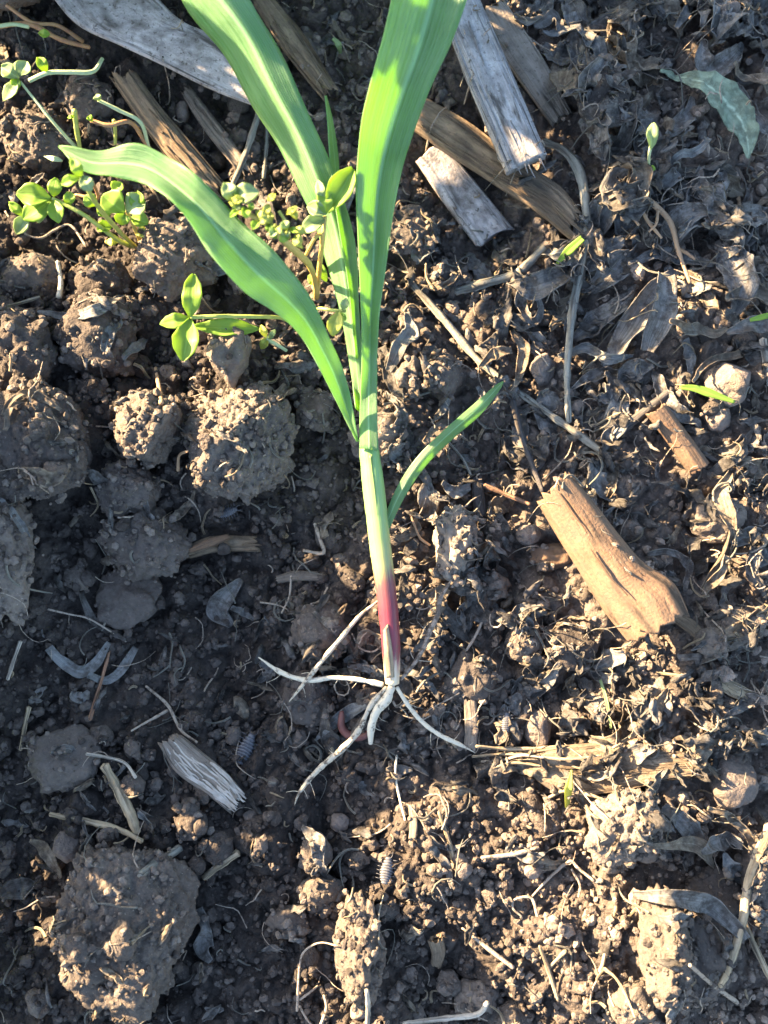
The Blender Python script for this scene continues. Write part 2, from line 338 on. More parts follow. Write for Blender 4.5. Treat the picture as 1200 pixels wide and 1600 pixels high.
_ico = {}
def ico(n):
    if n not in _ico:
        bm = bmesh.new(); bmesh.ops.create_icosphere(bm, subdivisions=n, radius=1.0)
        _ico[n] = (np.array([v.co[:] for v in bm.verts]), np.array([[v.index for v in f.verts] for f in bm.faces])); bm.free()
    return _ico[n]
def lump(n, seed, rough=1.0, facets=7, grain=1.0, size=1.0):
    """unit soil lump: faceted, broken faces, granular skin"""
    v, f = ico(n); r = np.random.default_rng(seed); v = v.copy(); d = v.copy()
    v *= (1+.30*rough*fbm(d*1.3+seed*3.7, 3)+.08*rough*fbm(d*3.1+seed, 2))[:, None]
    for k in range(facets):
        a = r.normal(size=3); a /= np.linalg.norm(a); c = r.uniform(.6, .95); s = v@a-c
        v -= np.where(s > 0, s*.78, 0)[:, None]*a
    if n >= 3:
        v += d*(.045*rough*fbm(d*6+seed*1.7, 4, .6))[:, None]
        q = d+.12*np.c_[pn(d*3+seed), pn(d*3+seed+9), pn(d*3+seed+23)]
        g = granules(q+seed, .5/max(.6, size), seed, .55, .95); v += d*(g*.42*grain)[:, None]
    if n >= 5:
        g = granules(q*1.0+seed, .24/max(.6, size), seed+1, .55, .95); v += d*(g*.45*grain)[:, None]
        g = granules(q*1.0+seed, .11/max(.6, size), seed+2, .5, .9); v += d*(g*.6*grain)[:, None]
        v += d*(.05*grain*fbm(d*9+seed*1.3, 4, .65))[:, None]
    return v, f

# ------------------------------------------------------------------ ground
def axis(lo, hi, step, far):
    a = np.arange(lo, hi+step/2, step); g = []; s = step; x = hi
    while x < far: s *= 1.35; x += s; g.append(x)
    q = []; s = step; x = lo
    while x > -far: s *= 1.35; x -= s; q.append(x)
    return np.r_[q[::-1], a, g]
X0, X1, Y0, Y1, STEP = -15.5, 15.5, -19.5, 20.0, .064
gx = axis(X0, X1, STEP, 9000); gy = axis(Y0, Y1, STEP, 9000)
GX, GY = np.meshgrid(gx, gy, indexing='ij'); flat = np.c_[GX.ravel(), GY.ravel(), np.zeros(GX.size)]
near = np.clip(1-(np.maximum(np.maximum(X0-GX, GX-X1), np.maximum(Y0-GY, GY-Y1))/3), 0, 1).ravel(); near = np.clip(near, 0, 1)
H = .75*fbm(flat/7.5+5.1, 2)+.45*fbm(flat/2.6+9.4, 3)
for px, py, r, a in [(120, 560, 3.5, .5), (370, 700, 3, .4), (60, 260, 2.5, -.5), (330, 1000, 5, -.5), (480, 1060, 3, -.45), (700, 300, 3, -.4), (820, 330, 2, -.3),
                     (1000, 250, 4, .6), (1080, 520, 3, .35), (1000, 750, 2.5, .1), (760, 880, 3, -.2), (880, 1100, 2.0, -.3), (880, 1360, 3.5, .55), (1130, 1380, 1.6, -1.1),
                     (1010, 1520, 2, .3), (720, 1350, 2, .3), (690, 1520, 1.6, -.7), (1150, 1560, 2, -.6), (300, 1400, 3, -.3), (120, 420, 2, -.3), (230, 560, 1.2, -.6), (90, 200, 2, -.4), (560, 1300, 3, -.2)]:
    c = P(px, py, 0); H += a*np.exp(-((flat[:, 0]-c[0])**2+(flat[:, 1]-c[1])**2)/(r*r))
Hlow = H.copy()
mask = near > .01; fm = flat[mask]; fine = np.zeros(len(flat))
warp = fm+np.c_[.25*pn(fm*1.3), .25*pn(fm*1.3+40), np.zeros(len(fm))]
def gr2(cell, seed, **k): q = warp.copy(); q[:, 2] = 0; return granules(q, cell, seed, **k)
fine[mask] = .55*gr2(1.15, 1, rmin=.2, rmax=.75)+.6*gr2(.55, 2, rmin=.25, rmax=.78)+.7*gr2(.27, 3)+.6*gr2(.14, 4)+.10*fbm(fm*1.2+3, 4, .6)
H = H+fine*near
far = 1-near; d_ = np.hypot(flat[:, 0], flat[:, 1])
H = H+far*(1.2*fbm(flat/22+2.2, 3))*np.clip(d_/40, 0, 1)
HG = H.reshape(GX.shape)
n0, n1 = HG.shape; gi = np.arange(n0*n1).reshape(n0, n1)
gf = np.stack((gi[:-1, :-1], gi[1:, :-1], gi[1:, 1:], gi[:-1, 1:]), -1).reshape(-1, 4)
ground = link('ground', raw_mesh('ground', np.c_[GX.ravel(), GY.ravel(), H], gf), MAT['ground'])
tag(ground, 'dark crumbly field soil under the seedling', None, kind='structure')

# support heights (ground plus whatever has been laid on it so far)
SX0, SY0, SS = X0, Y0, .1
sx = np.arange(X0, X1, SS); sy = np.arange(Y0, Y1, SS)
def bil(grid, xs, ys, x, y):
    i = np.clip(np.searchsorted(xs, x)-1, 0, len(xs)-2); j = np.clip(np.searchsorted(ys, y)-1, 0, len(ys)-2)
    a = np.clip((x-xs[i])/(xs[i+1]-xs[i]), 0, 1); b = np.clip((y-ys[j])/(ys[j+1]-ys[j]), 0, 1)
    return grid[i, j]*(1-a)*(1-b)+grid[i+1, j]*a*(1-b)+grid[i, j+1]*(1-a)*b+grid[i+1, j+1]*a*b
SXX, SYY = np.meshgrid(sx, sy, indexing='ij'); SUP = bil(HG, gx, gy, SXX.ravel(), SYY.ravel()).reshape(SXX.shape)
def S(x, y): return bil(SUP, sx, sy, np.asarray(x, float), np.asarray(y, float))
def lay(v):
    """add laid geometry to the support heights"""
    i = np.round((v[:, 0]-SX0)/SS).astype(int); j = np.round((v[:, 1]-SY0)/SS).astype(int)
    ok = (i >= 0) & (i < len(sx)) & (j >= 0) & (j < len(sy)); np.maximum.at(SUP, (i[ok], j[ok]), v[ok, 2])
KEEP = np.zeros(SUP.shape, bool); KEEPC = np.zeros(SUP.shape, bool); KEEPR = np.zeros(SUP.shape, bool)
def keepout(v, KEEP=KEEP):
    i = np.round((v[:, 0]-SX0)/SS).astype(int); j = np.round((v[:, 1]-SY0)/SS).astype(int)
    ok = (i >= 0) & (i < len(sx)) & (j >= 0) & (j < len(sy)); KEEP[i[ok], j[ok]] = True
def kept(X, Y):
    i = np.clip(np.round((X-SX0)/SS).astype(int), 0, len(sx)-1); j = np.clip(np.round((Y-SY0)/SS).astype(int), 0, len(sy)-1); return KEEP[i, j], KEEPC[i, j], KEEPR[i, j]
def at(px, py, up=0.0):
    z = 0.3
    for _ in range(4): p = P(px, py, z); z = float(S(p[0], p[1]))+up
    return P(px, py, z)

# ------------------------------------------------------------------ labels from what lies near
MARKS = [('purple stem base', 608, 960), ('root crown', 612, 1070), ('thick brown stalk stub', 945, 870), ('pale cut stub', 1060, 690), ('weathered grey board', 790, 160),
         ('pale husk strip', 300, 80), ('dull flat wood block', 725, 305), ('clover clump', 150, 330), ('largest lit clod', 370, 690), ('big sunlit-topped clod', 190, 1440),
         ('dry green leaf', 1120, 170), ('flat splintered wood strip', 930, 1195), ('rounded grey stone', 1140, 1220), ('pinkish stone', 1140, 600), ('rough pale clod', 975, 1290),
         ('tall lit clod', 565, 1490), ('long grey-green dead stem', 895, 480), ('small lower maize leaf', 695, 700), ('bleached fibrous stalk scrap', 315, 1205), ('orange dry root', 1040, 370),
         ('bluish leaf strip', 130, 1040), ('left-edge clod', 20, 870), ('fork of maize leaves', 560, 640), ('three-leaflet weed', 295, 500), ('brown fibrous stalk', 265, 190), ('lit crumbly clod', 1045, 1480)]
_used = {}
ORD = ['nearest', 'second nearest', 'third nearest', 'fourth nearest', 'fifth nearest', 'sixth nearest', 'seventh nearest', 'eighth nearest', 'ninth nearest', 'tenth nearest', 'eleventh nearest', 'twelfth nearest', 'thirteenth nearest', 'fourteenth nearest', 'fifteenth nearest', 'farthest']
pending = []
def auto(o, desc, px, py, cat, group): tag(o, desc, cat, group); pending.append((o, desc, px, py))
def resolve():
    b = {}
    for o, desc, px, py in pending:
        m = min(MARKS, key=lambda q: (q[1]-px)**2+(q[2]-py)**2); dx, dy = px-m[1], py-m[2]
        w_ = ('left of' if dx < 0 else 'right of') if abs(dx) > abs(dy) else ('above' if dy < 0 else 'below')
        b.setdefault((desc, m[0], w_), []).append((math.hypot(dx, dy), o))
    for (desc, mk, w_), l in b.items():
        l.sort(key=lambda q: q[0])
        for k, (d, o) in enumerate(l):
            o['label'] = f'{desc} {w_} the {mk}' + ('' if len(l) == 1 else f', {ORD[min(k, 15)]} to it')

# ------------------------------------------------------------------ clods and stones
def put_lump(name, px, py, rx, ry, h, seed, m, n=5, sink=.35, rot=None, facets=7, grain=1.0, rough=1.0, me=None):
    """soil lump seen at px,py with half sizes rx, ry in photograph pixels and half height h cm"""
    sc_ = 0.02
    p = at(px, py)
    base = p[2]; c = P(px, py, base+h*(1-sink)); v, f = lump(n, seed, rough, facets, grain, max(rx, ry)*.02/1.0)
    a = rng.uniform(0, 6.28) if rot is None else rot
    k = (DIST-c[2])/DIST
    v = v/np.percentile(np.abs(v), 97, axis=0)
    R = np.array(((math.cos(a), -math.sin(a), 0), (math.sin(a), math.cos(a), 0), (0, 0, 1)))
    v = v@R.T; v = v/np.percentile(np.abs(v), 97, axis=0)
    v = v*np.array((rx*sc_*k, ry*sc_*k, h))
    o = link(name, raw_mesh(name, v, f), m); o.location = c*CM; lay(v+c); keepout(v+c, KEEP if facets == 5 else KEEPC); return o
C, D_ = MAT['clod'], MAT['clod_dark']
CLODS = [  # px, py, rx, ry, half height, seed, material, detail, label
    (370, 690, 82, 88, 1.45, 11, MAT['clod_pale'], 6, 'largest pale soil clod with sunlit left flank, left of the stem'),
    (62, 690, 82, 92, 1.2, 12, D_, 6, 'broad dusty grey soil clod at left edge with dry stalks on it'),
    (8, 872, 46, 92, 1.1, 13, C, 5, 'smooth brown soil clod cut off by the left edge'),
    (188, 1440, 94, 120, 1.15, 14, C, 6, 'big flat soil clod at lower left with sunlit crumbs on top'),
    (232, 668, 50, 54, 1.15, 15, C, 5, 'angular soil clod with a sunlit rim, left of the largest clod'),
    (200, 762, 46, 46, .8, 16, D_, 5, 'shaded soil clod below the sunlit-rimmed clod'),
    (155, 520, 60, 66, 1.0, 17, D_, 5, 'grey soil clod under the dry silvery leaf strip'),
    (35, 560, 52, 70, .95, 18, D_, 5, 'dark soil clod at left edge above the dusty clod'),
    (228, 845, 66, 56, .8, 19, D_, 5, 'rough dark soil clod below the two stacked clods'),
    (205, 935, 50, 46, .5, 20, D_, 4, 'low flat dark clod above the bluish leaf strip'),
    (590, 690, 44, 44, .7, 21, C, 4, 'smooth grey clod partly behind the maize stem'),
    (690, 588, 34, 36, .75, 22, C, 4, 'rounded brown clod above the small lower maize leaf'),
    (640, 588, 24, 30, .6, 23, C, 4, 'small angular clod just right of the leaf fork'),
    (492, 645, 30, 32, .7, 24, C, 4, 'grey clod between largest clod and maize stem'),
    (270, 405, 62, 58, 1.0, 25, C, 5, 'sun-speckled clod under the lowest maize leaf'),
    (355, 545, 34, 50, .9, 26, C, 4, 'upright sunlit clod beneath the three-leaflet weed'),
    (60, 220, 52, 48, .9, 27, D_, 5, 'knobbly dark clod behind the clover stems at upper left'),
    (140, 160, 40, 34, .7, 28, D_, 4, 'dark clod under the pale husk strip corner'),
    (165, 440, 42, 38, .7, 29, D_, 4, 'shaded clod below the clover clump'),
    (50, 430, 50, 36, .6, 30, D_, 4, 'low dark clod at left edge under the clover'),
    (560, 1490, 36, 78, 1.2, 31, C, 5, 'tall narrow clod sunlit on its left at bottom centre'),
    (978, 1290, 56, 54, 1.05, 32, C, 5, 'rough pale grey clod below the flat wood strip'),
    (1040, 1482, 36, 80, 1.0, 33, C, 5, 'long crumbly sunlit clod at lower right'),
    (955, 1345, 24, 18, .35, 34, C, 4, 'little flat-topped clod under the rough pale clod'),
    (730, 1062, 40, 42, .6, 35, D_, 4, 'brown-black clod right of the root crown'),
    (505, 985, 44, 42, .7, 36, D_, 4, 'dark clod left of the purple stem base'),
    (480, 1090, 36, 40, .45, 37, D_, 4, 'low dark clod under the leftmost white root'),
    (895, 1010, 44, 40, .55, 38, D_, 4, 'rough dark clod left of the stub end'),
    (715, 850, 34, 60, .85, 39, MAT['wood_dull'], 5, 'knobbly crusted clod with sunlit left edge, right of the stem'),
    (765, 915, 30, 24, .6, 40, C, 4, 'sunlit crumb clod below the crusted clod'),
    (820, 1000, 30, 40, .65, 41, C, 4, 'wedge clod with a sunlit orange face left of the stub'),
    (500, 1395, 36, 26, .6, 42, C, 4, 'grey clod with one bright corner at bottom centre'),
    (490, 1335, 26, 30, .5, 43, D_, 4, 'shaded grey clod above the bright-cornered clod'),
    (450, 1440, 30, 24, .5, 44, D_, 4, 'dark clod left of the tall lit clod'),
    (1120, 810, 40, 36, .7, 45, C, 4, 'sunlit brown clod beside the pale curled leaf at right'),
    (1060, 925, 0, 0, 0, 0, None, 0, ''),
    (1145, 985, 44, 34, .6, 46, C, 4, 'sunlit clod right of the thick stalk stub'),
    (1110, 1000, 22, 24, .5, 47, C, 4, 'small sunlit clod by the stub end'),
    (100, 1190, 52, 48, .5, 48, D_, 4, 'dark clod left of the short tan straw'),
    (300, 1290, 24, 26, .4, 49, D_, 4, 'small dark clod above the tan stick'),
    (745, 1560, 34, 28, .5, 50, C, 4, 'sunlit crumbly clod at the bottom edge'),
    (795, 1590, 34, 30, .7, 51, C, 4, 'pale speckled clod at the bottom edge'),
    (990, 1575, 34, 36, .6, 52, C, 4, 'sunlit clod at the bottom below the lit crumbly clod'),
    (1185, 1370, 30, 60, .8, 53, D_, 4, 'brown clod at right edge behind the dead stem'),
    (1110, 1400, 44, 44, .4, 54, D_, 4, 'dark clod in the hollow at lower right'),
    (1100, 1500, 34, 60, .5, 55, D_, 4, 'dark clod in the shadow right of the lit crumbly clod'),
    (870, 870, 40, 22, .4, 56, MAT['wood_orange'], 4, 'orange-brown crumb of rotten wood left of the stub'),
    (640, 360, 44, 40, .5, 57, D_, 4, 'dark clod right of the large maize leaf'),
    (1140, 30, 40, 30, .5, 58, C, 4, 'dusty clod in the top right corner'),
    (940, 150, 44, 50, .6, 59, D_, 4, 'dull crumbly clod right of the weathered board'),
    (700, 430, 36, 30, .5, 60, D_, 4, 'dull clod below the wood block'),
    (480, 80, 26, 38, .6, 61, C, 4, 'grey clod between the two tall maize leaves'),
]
for px, py, rx, ry, h, seed, m, n, lab in CLODS:
    if not m: continue
    o = put_lump('soil_clod', px, py, rx, ry, h, seed, m, n); tag(o, lab, 'clod', 'large soil clods')
STONES = [(1140, 1222, 40, 36, .75, 70, 'rounded grey stone beside the flat wood strip'), (1140, 598, 36, 36, .7, 71, 'pinkish-brown rounded stone at right with a sunlit face'),
          (1122, 655, 22, 20, .5, 72, 'pale stone below the pinkish stone'), (848, 580, 20, 24, .5, 73, 'rounded pale stone left of the long dead stem'),
          (825, 835, 18, 17, .4, 74, 'small grey pebble left of the thick stub'), (530, 1285, 14, 13, .3, 75, 'small whitish pebble below the roots'),
          (105, 1320, 20, 24, .4, 76, 'light grey pebble above the big lower left clod'), (725, 1360, 12, 11, .3, 77, 'tiny cream pebble in the lit soil'),
          (1140, 20, 16, 16, .4, 78, 'round pebble near the top right corner'), (560, 1580, 14, 11, .3, 79, 'pale smooth pebble at the bottom below the tall clod'),
          (285, 175, 10, 16, .3, 80, 'small bluish pebble beside the brown fibrous stalk'), (840, 1140, 20, 28, .4, 81, 'bluish grey stone above the flat wood strip')]
for px, py, rx, ry, h, seed, lab in STONES:
    o = put_lump('stone', px, py, rx, ry, h, seed, MAT['stone'], 4, facets=5, grain=.12, rough=.5); tag(o, lab, 'stone', 'stones and pebbles')
# smaller lumps: individually placed, prototypes shared
proto = []
for k in range(10):
    v, f = lump(3, 200+k); v = v/np.abs(v).max(); proto.append((v, raw_mesh('soil_lump', v, f)))
for me in proto: pass
def zone(px, py):
    """how much litter rather than bare crumbs covers a place"""
    return 1/(1+math.exp(-((px-640)/90+ (0 if py < 1280 else -(py-1280)/40))))
cnt = 0; tries = 0
while cnt < 150 and tries < 4000:
    tries += 1; px, py = rng.uniform(-20, 1220), rng.uniform(-20, 1620)
    if zone(px, py) > .5 and rng.random() > .45: continue
    r = rng.uniform(11, 24); p = at(px, py)
    q = [S(p[0]+a*r*.02, p[1]+b*r*.02) for a, b in ((1, 0), (-1, 0), (0, 1), (0, -1))]
    if p[2] > min(q)+r*.028: continue
    k = rng.integers(10); v, me = proto[k]; mname = 'clod' if rng.random() < .4 else 'clod_dark'
    me2 = bpy.data.meshes.get(f'soil_lump_{k}_{mname}')
    if me2 is None: me2 = me.copy(); me2.name = f'soil_lump_{k}_{mname}'; me2.materials.append(MAT[mname])
    o = bpy.data.objects.new('soil_lump', me2); sc.collection.objects.link(o)
    s = np.array((r*.02*rng.uniform(.85, 1.25), r*.02*rng.uniform(.8, 1.1), r*.02*rng.uniform(.65, .9)))
    a = rng.uniform(0, 6.28); o.location = (p+np.array((0, 0, s[2]*.45)))*CM; o.scale = s; o.rotation_euler = (0, 0, a)
    R = np.array(((math.cos(a), -math.sin(a), 0), (math.sin(a), math.cos(a), 0), (0, 0, 1)))
    lay((v*s)@R.T+p+np.array((0, 0, s[2]*.45))); cnt += 1
    auto(o, 'small dry soil lump' if mname == 'clod' else 'small dark soil lump', px, py, 'clod', 'small soil lumps')

# ------------------------------------------------------------------ old stalks, boards and wood scraps
def slab(Le, Re, z=None, up=.0, thick=.5, n=70, nW=22, groove=.05, round_=.6, ragged=.4, seed=0, gf=7, wl=6):
    """piece of stalk or board between two photograph edge lines, fibrous top, ragged ends"""
    L = spline(Le, n); R = spline(Re, n); mid = (L+R)/2
    if z is None:
        pz = np.array([at(a[0], a[1]) for a in mid])[:, 2]; t = np.linspace(0, 1, n); k = np.polyfit(t, pz, 1); fit = np.polyval(k, t)
        z = fit+np.percentile(pz-fit, 70)+up+thick*.35
    else: z = lerp1(z, n)
    A = np.array([P(a[0], a[1], q) for a, q in zip(L, z)]); B = np.array([P(b[0], b[1], q) for b, q in zip(R, z)])
    c = (A+B)/2; hw = np.linalg.norm(B-A, axis=1)/2; Ln = np.r_[0, np.cumsum(np.linalg.norm(np.diff(c, axis=0), axis=1))]
    nT, nB = nW, 8
    th = np.r_[np.linspace(0, math.pi, nT, endpoint=False), np.linspace(math.pi, 2*math.pi, nB, endpoint=False)]; S_ = len(th); th = np.r_[th, 2*math.pi]
    e = 1-round_
    cx = np.sign(np.cos(th))*np.abs(np.cos(th))**(.35+.65*round_); cz = np.sign(np.sin(th))*np.abs(np.sin(th))**(.35+.65*round_)
    ax = (B-A)/(2*hw[:, None]); fw = np.gradient(c, axis=0); fw /= np.linalg.norm(fw, axis=1)[:, None]; nn = np.cross(ax, fw); nn *= np.sign(nn[:, 2:3])
    g = pn(np.c_[np.tile(th*gf, n)+seed*11, np.repeat(Ln/wl, S_+1), np.full(n*(S_+1), seed*1.0)]).reshape(n, -1)
    g2 = pn(np.c_[np.tile(th*gf*3, n)+seed*5, np.repeat(Ln/wl*2, S_+1), np.full(n*(S_+1), seed*2.0)]).reshape(n, -1)
    g[:, -1] = g[:, 0]; g2[:, -1] = g2[:, 0]
    hh = thick/2*(1+.18*pn(np.c_[Ln/1.5, np.full(n, seed*1.7), np.zeros(n)]))
    v = c[:, None]+ax[:, None]*(cx[None, :, None]*hw[:, None, None])+nn[:, None]*((cz[None]*hh[:, None]+groove*(g+.5*g2)*(np.sin(th) > -.2)[None])[..., None])
    rag = pn(np.c_[th*4, np.full(len(th), seed*3.1), np.zeros(len(th))]); rag[-1] = rag[0]
    rg2 = pn(np.c_[th*4, np.full(len(th), seed*3.1+50), np.zeros(len(th))]); rg2[-1] = rg2[0]
    fall = np.clip(1-np.linspace(0, 1, n)*n/8, 0, 1)
    v += fw[:, None]*(ragged*rag[None]*fall[:, None]+ragged*rg2[None]*fall[::-1][:, None])[..., None]
    uv = np.stack((np.broadcast_to((th/(2*math.pi))[None], (n, S_+1)), np.broadcast_to(Ln[:, None], (n, S_+1))), -1).reshape(-1, 2)
    i = np.arange(n*(S_+1)).reshape(n, S_+1); f = np.stack((i[:-1, :-1], i[1:, :-1], i[1:, 1:], i[:-1, 1:]), -1).reshape(-1, 4)
    v = v.reshape(-1, 3)
    # recessed ends
    for row, d in ((0, 1), (n-1, -1)):
        ringv = v[i[row]]; k0 = len(v); inner = c[row]+(ringv-c[row])*.55+fw[row]*d*.12; v = np.vstack((v, inner, c[row]+fw[row]*d*.16)); uv = np.vstack((uv, uv[i[row]], uv[i[row][0]]))
        kk = k0+np.arange(S_+1); ff = np.stack((i[row][1:], i[row][:-1], kk[:-1], kk[1:]), -1)
        f = np.vstack((f, ff if d < 0 else ff[:, ::-1])); cc = np.stack((kk[1:], kk[:-1], np.full(S_, k0+S_+1), np.full(S_, k0+S_+1)), -1); f = np.vstack((f, cc))
    return v, f, uv, c
def quad_mesh(name, v, f, uv=None):
    tri = f[:, 2] == f[:, 3]
    q = f[~tri]; t = f[tri][:, :3]; vv = np.asarray(v, np.float32)*CM
    me = bpy.data.meshes.new(name); me.vertices.add(len(vv)); me.vertices.foreach_set('co', vv.ravel()); li = np.r_[q.ravel(), t.ravel()].astype(np.int32)
    me.loops.add(len(li)); me.loops.foreach_set('vertex_index', li)
    st = np.r_[np.arange(len(q))*4, len(q)*4+np.arange(len(t))*3].astype(np.int32); me.polygons.add(len(st)); me.polygons.foreach_set('loop_start', st)
    me.polygons.foreach_set('use_smooth', np.ones(len(st), bool))
    if uv is not None: l = me.uv_layers.new(name='UVMap'); l.data.foreach_set('uv', uv.astype(np.float32)[li].ravel())
    me.update(calc_edges=True); me.validate(); return me
def wood(name, label, cat, mat, Le, Re, fibres=0, keep=True, fend=(0, 1), group=None, fmat=None, **k):
    v, f, uv, c = slab(Le, Re, **k); root = thing(name, label, cat, group, c[0]); o = link('body', quad_mesh(name, v, f, uv), MAT[mat]); lay(v); keepout(v, KEEP if keep else KEEPR)
    def adopt(q): q.parent = root; q.location = -np.asarray(c[0])*CM
    adopt(o); seed = k.get('seed', 0); r = np.random.default_rng(seed+900); L = np.asarray(Le, float); R = np.asarray(Re, float); n = len(c)
    for q in range(fibres):
        a = r.uniform(0.02, .6); ln = r.uniform(.25, .55); s = np.linspace(a, min(1.06, a+ln), 6); u = r.uniform(.05, .95)
        if r.random() < .5 and fend[1]: s = s+(1.03-s[-1])+r.uniform(0, .07)
        Ls, Rs = spline(L, 50), spline(R, 50); pts = []
        for j, t in enumerate(s):
            i = min(49, t*49); i0 = int(min(48, i)); fr = t*49-i0; ctr = (Ls[i0]*(1-u)+Rs[i0]*u); nx = (Ls[i0+1]*(1-u)+Rs[i0+1]*u)
            z = float(np.interp(t*(n-1), np.arange(n), c[:, 2]))+k.get('thick', .5)*.5*(.35+.65*math.sin(math.pi*u)**.5)*.95+.03*(j == 5)+r.uniform(0, .03)
            pp = ctr+(nx-ctr)*fr; pts.append(P(pp[0]+r.normal()*1.2, pp[1]+r.normal()*1.2, z))
        adopt(link('fibre', tube_mesh('fibre', pts, [.02, .035, .03, .012], 10, 5, seed=q, uvlen=True), MAT[fmat or mat]))
    return root
wood('husk_strip', 'pale weathered husk strip with dark cracks across the top left corner', 'plant debris', 'wood_husk',
     [(70, -20), (120, 38), (190, 72), (250, 100), (330, 140), (398, 166)], [(225, -30), (262, 14), (290, 36), (330, 55), (375, 95), (425, 150)], z=[2.0, 2.1, 1.9, 1.7], thick=.28, groove=.05, seed=1, gf=3, ragged=.2, round_=.25, wl=9)
wood('fibrous_stalk', 'brown fibrous stalk piece lying below the pale husk strip', 'plant debris', 'wood_brown',
     [(176, 128), (225, 200), (270, 258), (322, 312)], [(212, 112), (255, 172), (305, 230), (352, 288)], fibres=12, up=.25, thick=.7, groove=.12, seed=2, gf=5)
wood('stalk_splinter', 'thin brown splinter alongside the fibrous stalk', 'plant debris', 'wood_dull',
     [(285, 150), (320, 205), (372, 268)], [(300, 140), (348, 200), (394, 262)], fibres=5, up=.1, thick=.35, groove=.08, seed=3)
wood('stalk_piece', 'rough stalk piece between the two tall maize leaves', 'plant debris', 'wood_brown',
     [(395, 5), (440, 75), (500, 150)], [(425, -5), (475, 55), (522, 132)], fibres=8, up=.2, thick=.5, groove=.12, seed=4)
wood('wood_block', 'dull grey flat wood block below the weathered board', 'plant debris', 'wood_husk',
     [(650, 252), (690, 312), (745, 386)], [(690, 222), (742, 285), (800, 356)], up=.25, thick=.45, groove=.03, seed=5, gf=4, round_=.2, ragged=.12)
wood('splintered_stalk', 'long frayed brown stalk passing under the weathered board', 'plant debris', 'wood_brown',
     [(628, 190), (700, 240), (770, 285), (838, 330), (890, 372)], [(650, 148), (730, 192), (800, 245), (870, 290), (905, 330)], fibres=26, up=.45, thick=.75, groove=.12, seed=6, gf=6)
wood('bark_strip', 'smooth grey bark strip behind the weathered board', 'plant debris', 'wood_dull',
     [(745, 20), (800, 110), (862, 196)], [(790, 5), (850, 95), (892, 175)], up=.25, thick=.3, groove=.03, seed=7, round_=.3, ragged=.2)
wood('weathered_board', 'weathered grey board with long fibres at top right of the maize', 'plant debris', 'wood_grey',
     [(690, 10), (712, 80), (748, 170), (792, 272)], [(736, -25), (772, 55), (812, 145), (853, 243)], fibres=14, z=[2.6, 2.4, 2.2, 2.0], thick=.55, groove=.07, seed=8, gf=8, round_=.15, ragged=.1)
wood('stalk_stub', 'thick brown stalk stub with flared end, sunlit on its left', 'plant debris', 'wood_orange',
     [(840, 785), (872, 840), (905, 893), (940, 950), (982, 1004)], [(890, 742), (930, 790), (966, 836), (1003, 878), (1050, 910), (1074, 956)], up=.6, thick=2.0, groove=.075, seed=9, gf=6, round_=1.0, ragged=.3, fibres=3, wl=10)
wood('cut_stub', 'short pale cut stub lying right of the long dead stem', 'plant debris', 'wood_orange',
     [(1010, 648), (1042, 690), (1078, 742)], [(1038, 630), (1076, 680), (1106, 722)], up=.2, thick=.6, groove=.03, seed=10, gf=3, round_=.8, ragged=.1)
wood('flat_wood_strip', 'flat splintered wood strip, sunlit, below the thick stub', 'plant debris', 'wood_dirty',
     [(826, 1174), (870, 1166), (930, 1160), (1000, 1154), (1022, 1170), (1052, 1172), (1080, 1176)], [(830, 1206), (858, 1232), (900, 1243), (950, 1238), (1000, 1228), (1040, 1218), (1088, 1212)], keep=False, fibres=30, up=.1, thick=.45, groove=.08, seed=11, gf=13, round_=.1, ragged=1.0, wl=14)
wood('rotten_wood_flake', 'tan rotten wood flake lying below the rough dark clod', 'plant debris', 'wood_brown',
     [(285, 858), (330, 838), (400, 838)], [(300, 872), (345, 862), (405, 862)], fibres=5, up=.05, thick=.25, groove=.05, seed=12)
wood('wood_chip', 'orange splinter of wood on the tan wood flake', 'plant debris', 'wood_orange',
     [(295, 858), (325, 842), (356, 834)], [(298, 864), (330, 855), (358, 843)], up=.2, thick=.15, groove=.03, seed=13, ragged=.1)
wood('wood_chip', 'grey wood fragment hanging below the three-leaflet weed', 'plant debris', 'wood_dull',
     [(432, 900), (460, 892), (498, 893)], [(434, 912), (465, 908), (500, 908)], up=.15, thick=.2, groove=.03, seed=14, ragged=.1)['label'] = 'short tan wood chip left of the purple stem base'
wood('wood_chip', 'dark blue-grey upright wood chip right of the small maize leaf', 'plant debris', 'straw_dark',
     [(738, 745), (738, 775), (742, 808)], [(752, 742), (757, 775), (760, 806)], up=.2, thick=.2, groove=.02, seed=15, ragged=.1)
wood('wood_chip', 'grey upright wood chip above the flat wood strip', 'plant debris', 'wood_dull',
     [(724, 1095), (726, 1130), (724, 1168)], [(744, 1090), (747, 1130), (745, 1170)], up=.1, thick=.2, groove=.03, seed=16, ragged=.15)
wood('wood_chip', 'dull wood chip below the tall lit clod shadow', 'plant debris', 'wood_brown',
     [(668, 1470), (674, 1490), (672, 1508)], [(692, 1462), (696, 1486), (690, 1508)], up=.15, thick=.25, groove=.03, seed=17, ragged=.15)['label'] = 'square brown wood chip right of the tall lit clod'
wood('wood_chip', 'straight grey chip', 'plant debris', 'wood_dull',
     [(638, 1260), (640, 1290), (638, 1312)], [(650, 1258), (653, 1288), (650, 1312)], up=.15, thick=.2, groove=.03, seed=18, ragged=.1)['label'] = 'small upright grey wood chip below the thin white rootlet'
wood('wood_chip', 'tan wood chip half buried right of the stub end', 'plant debris', 'wood_brown',
     [(1050, 970), (1070, 985), (1090, 1000)], [(1062, 958), (1085, 970), (1100, 985)], up=.1, thick=.2, groove=.05, seed=19, ragged=.15)
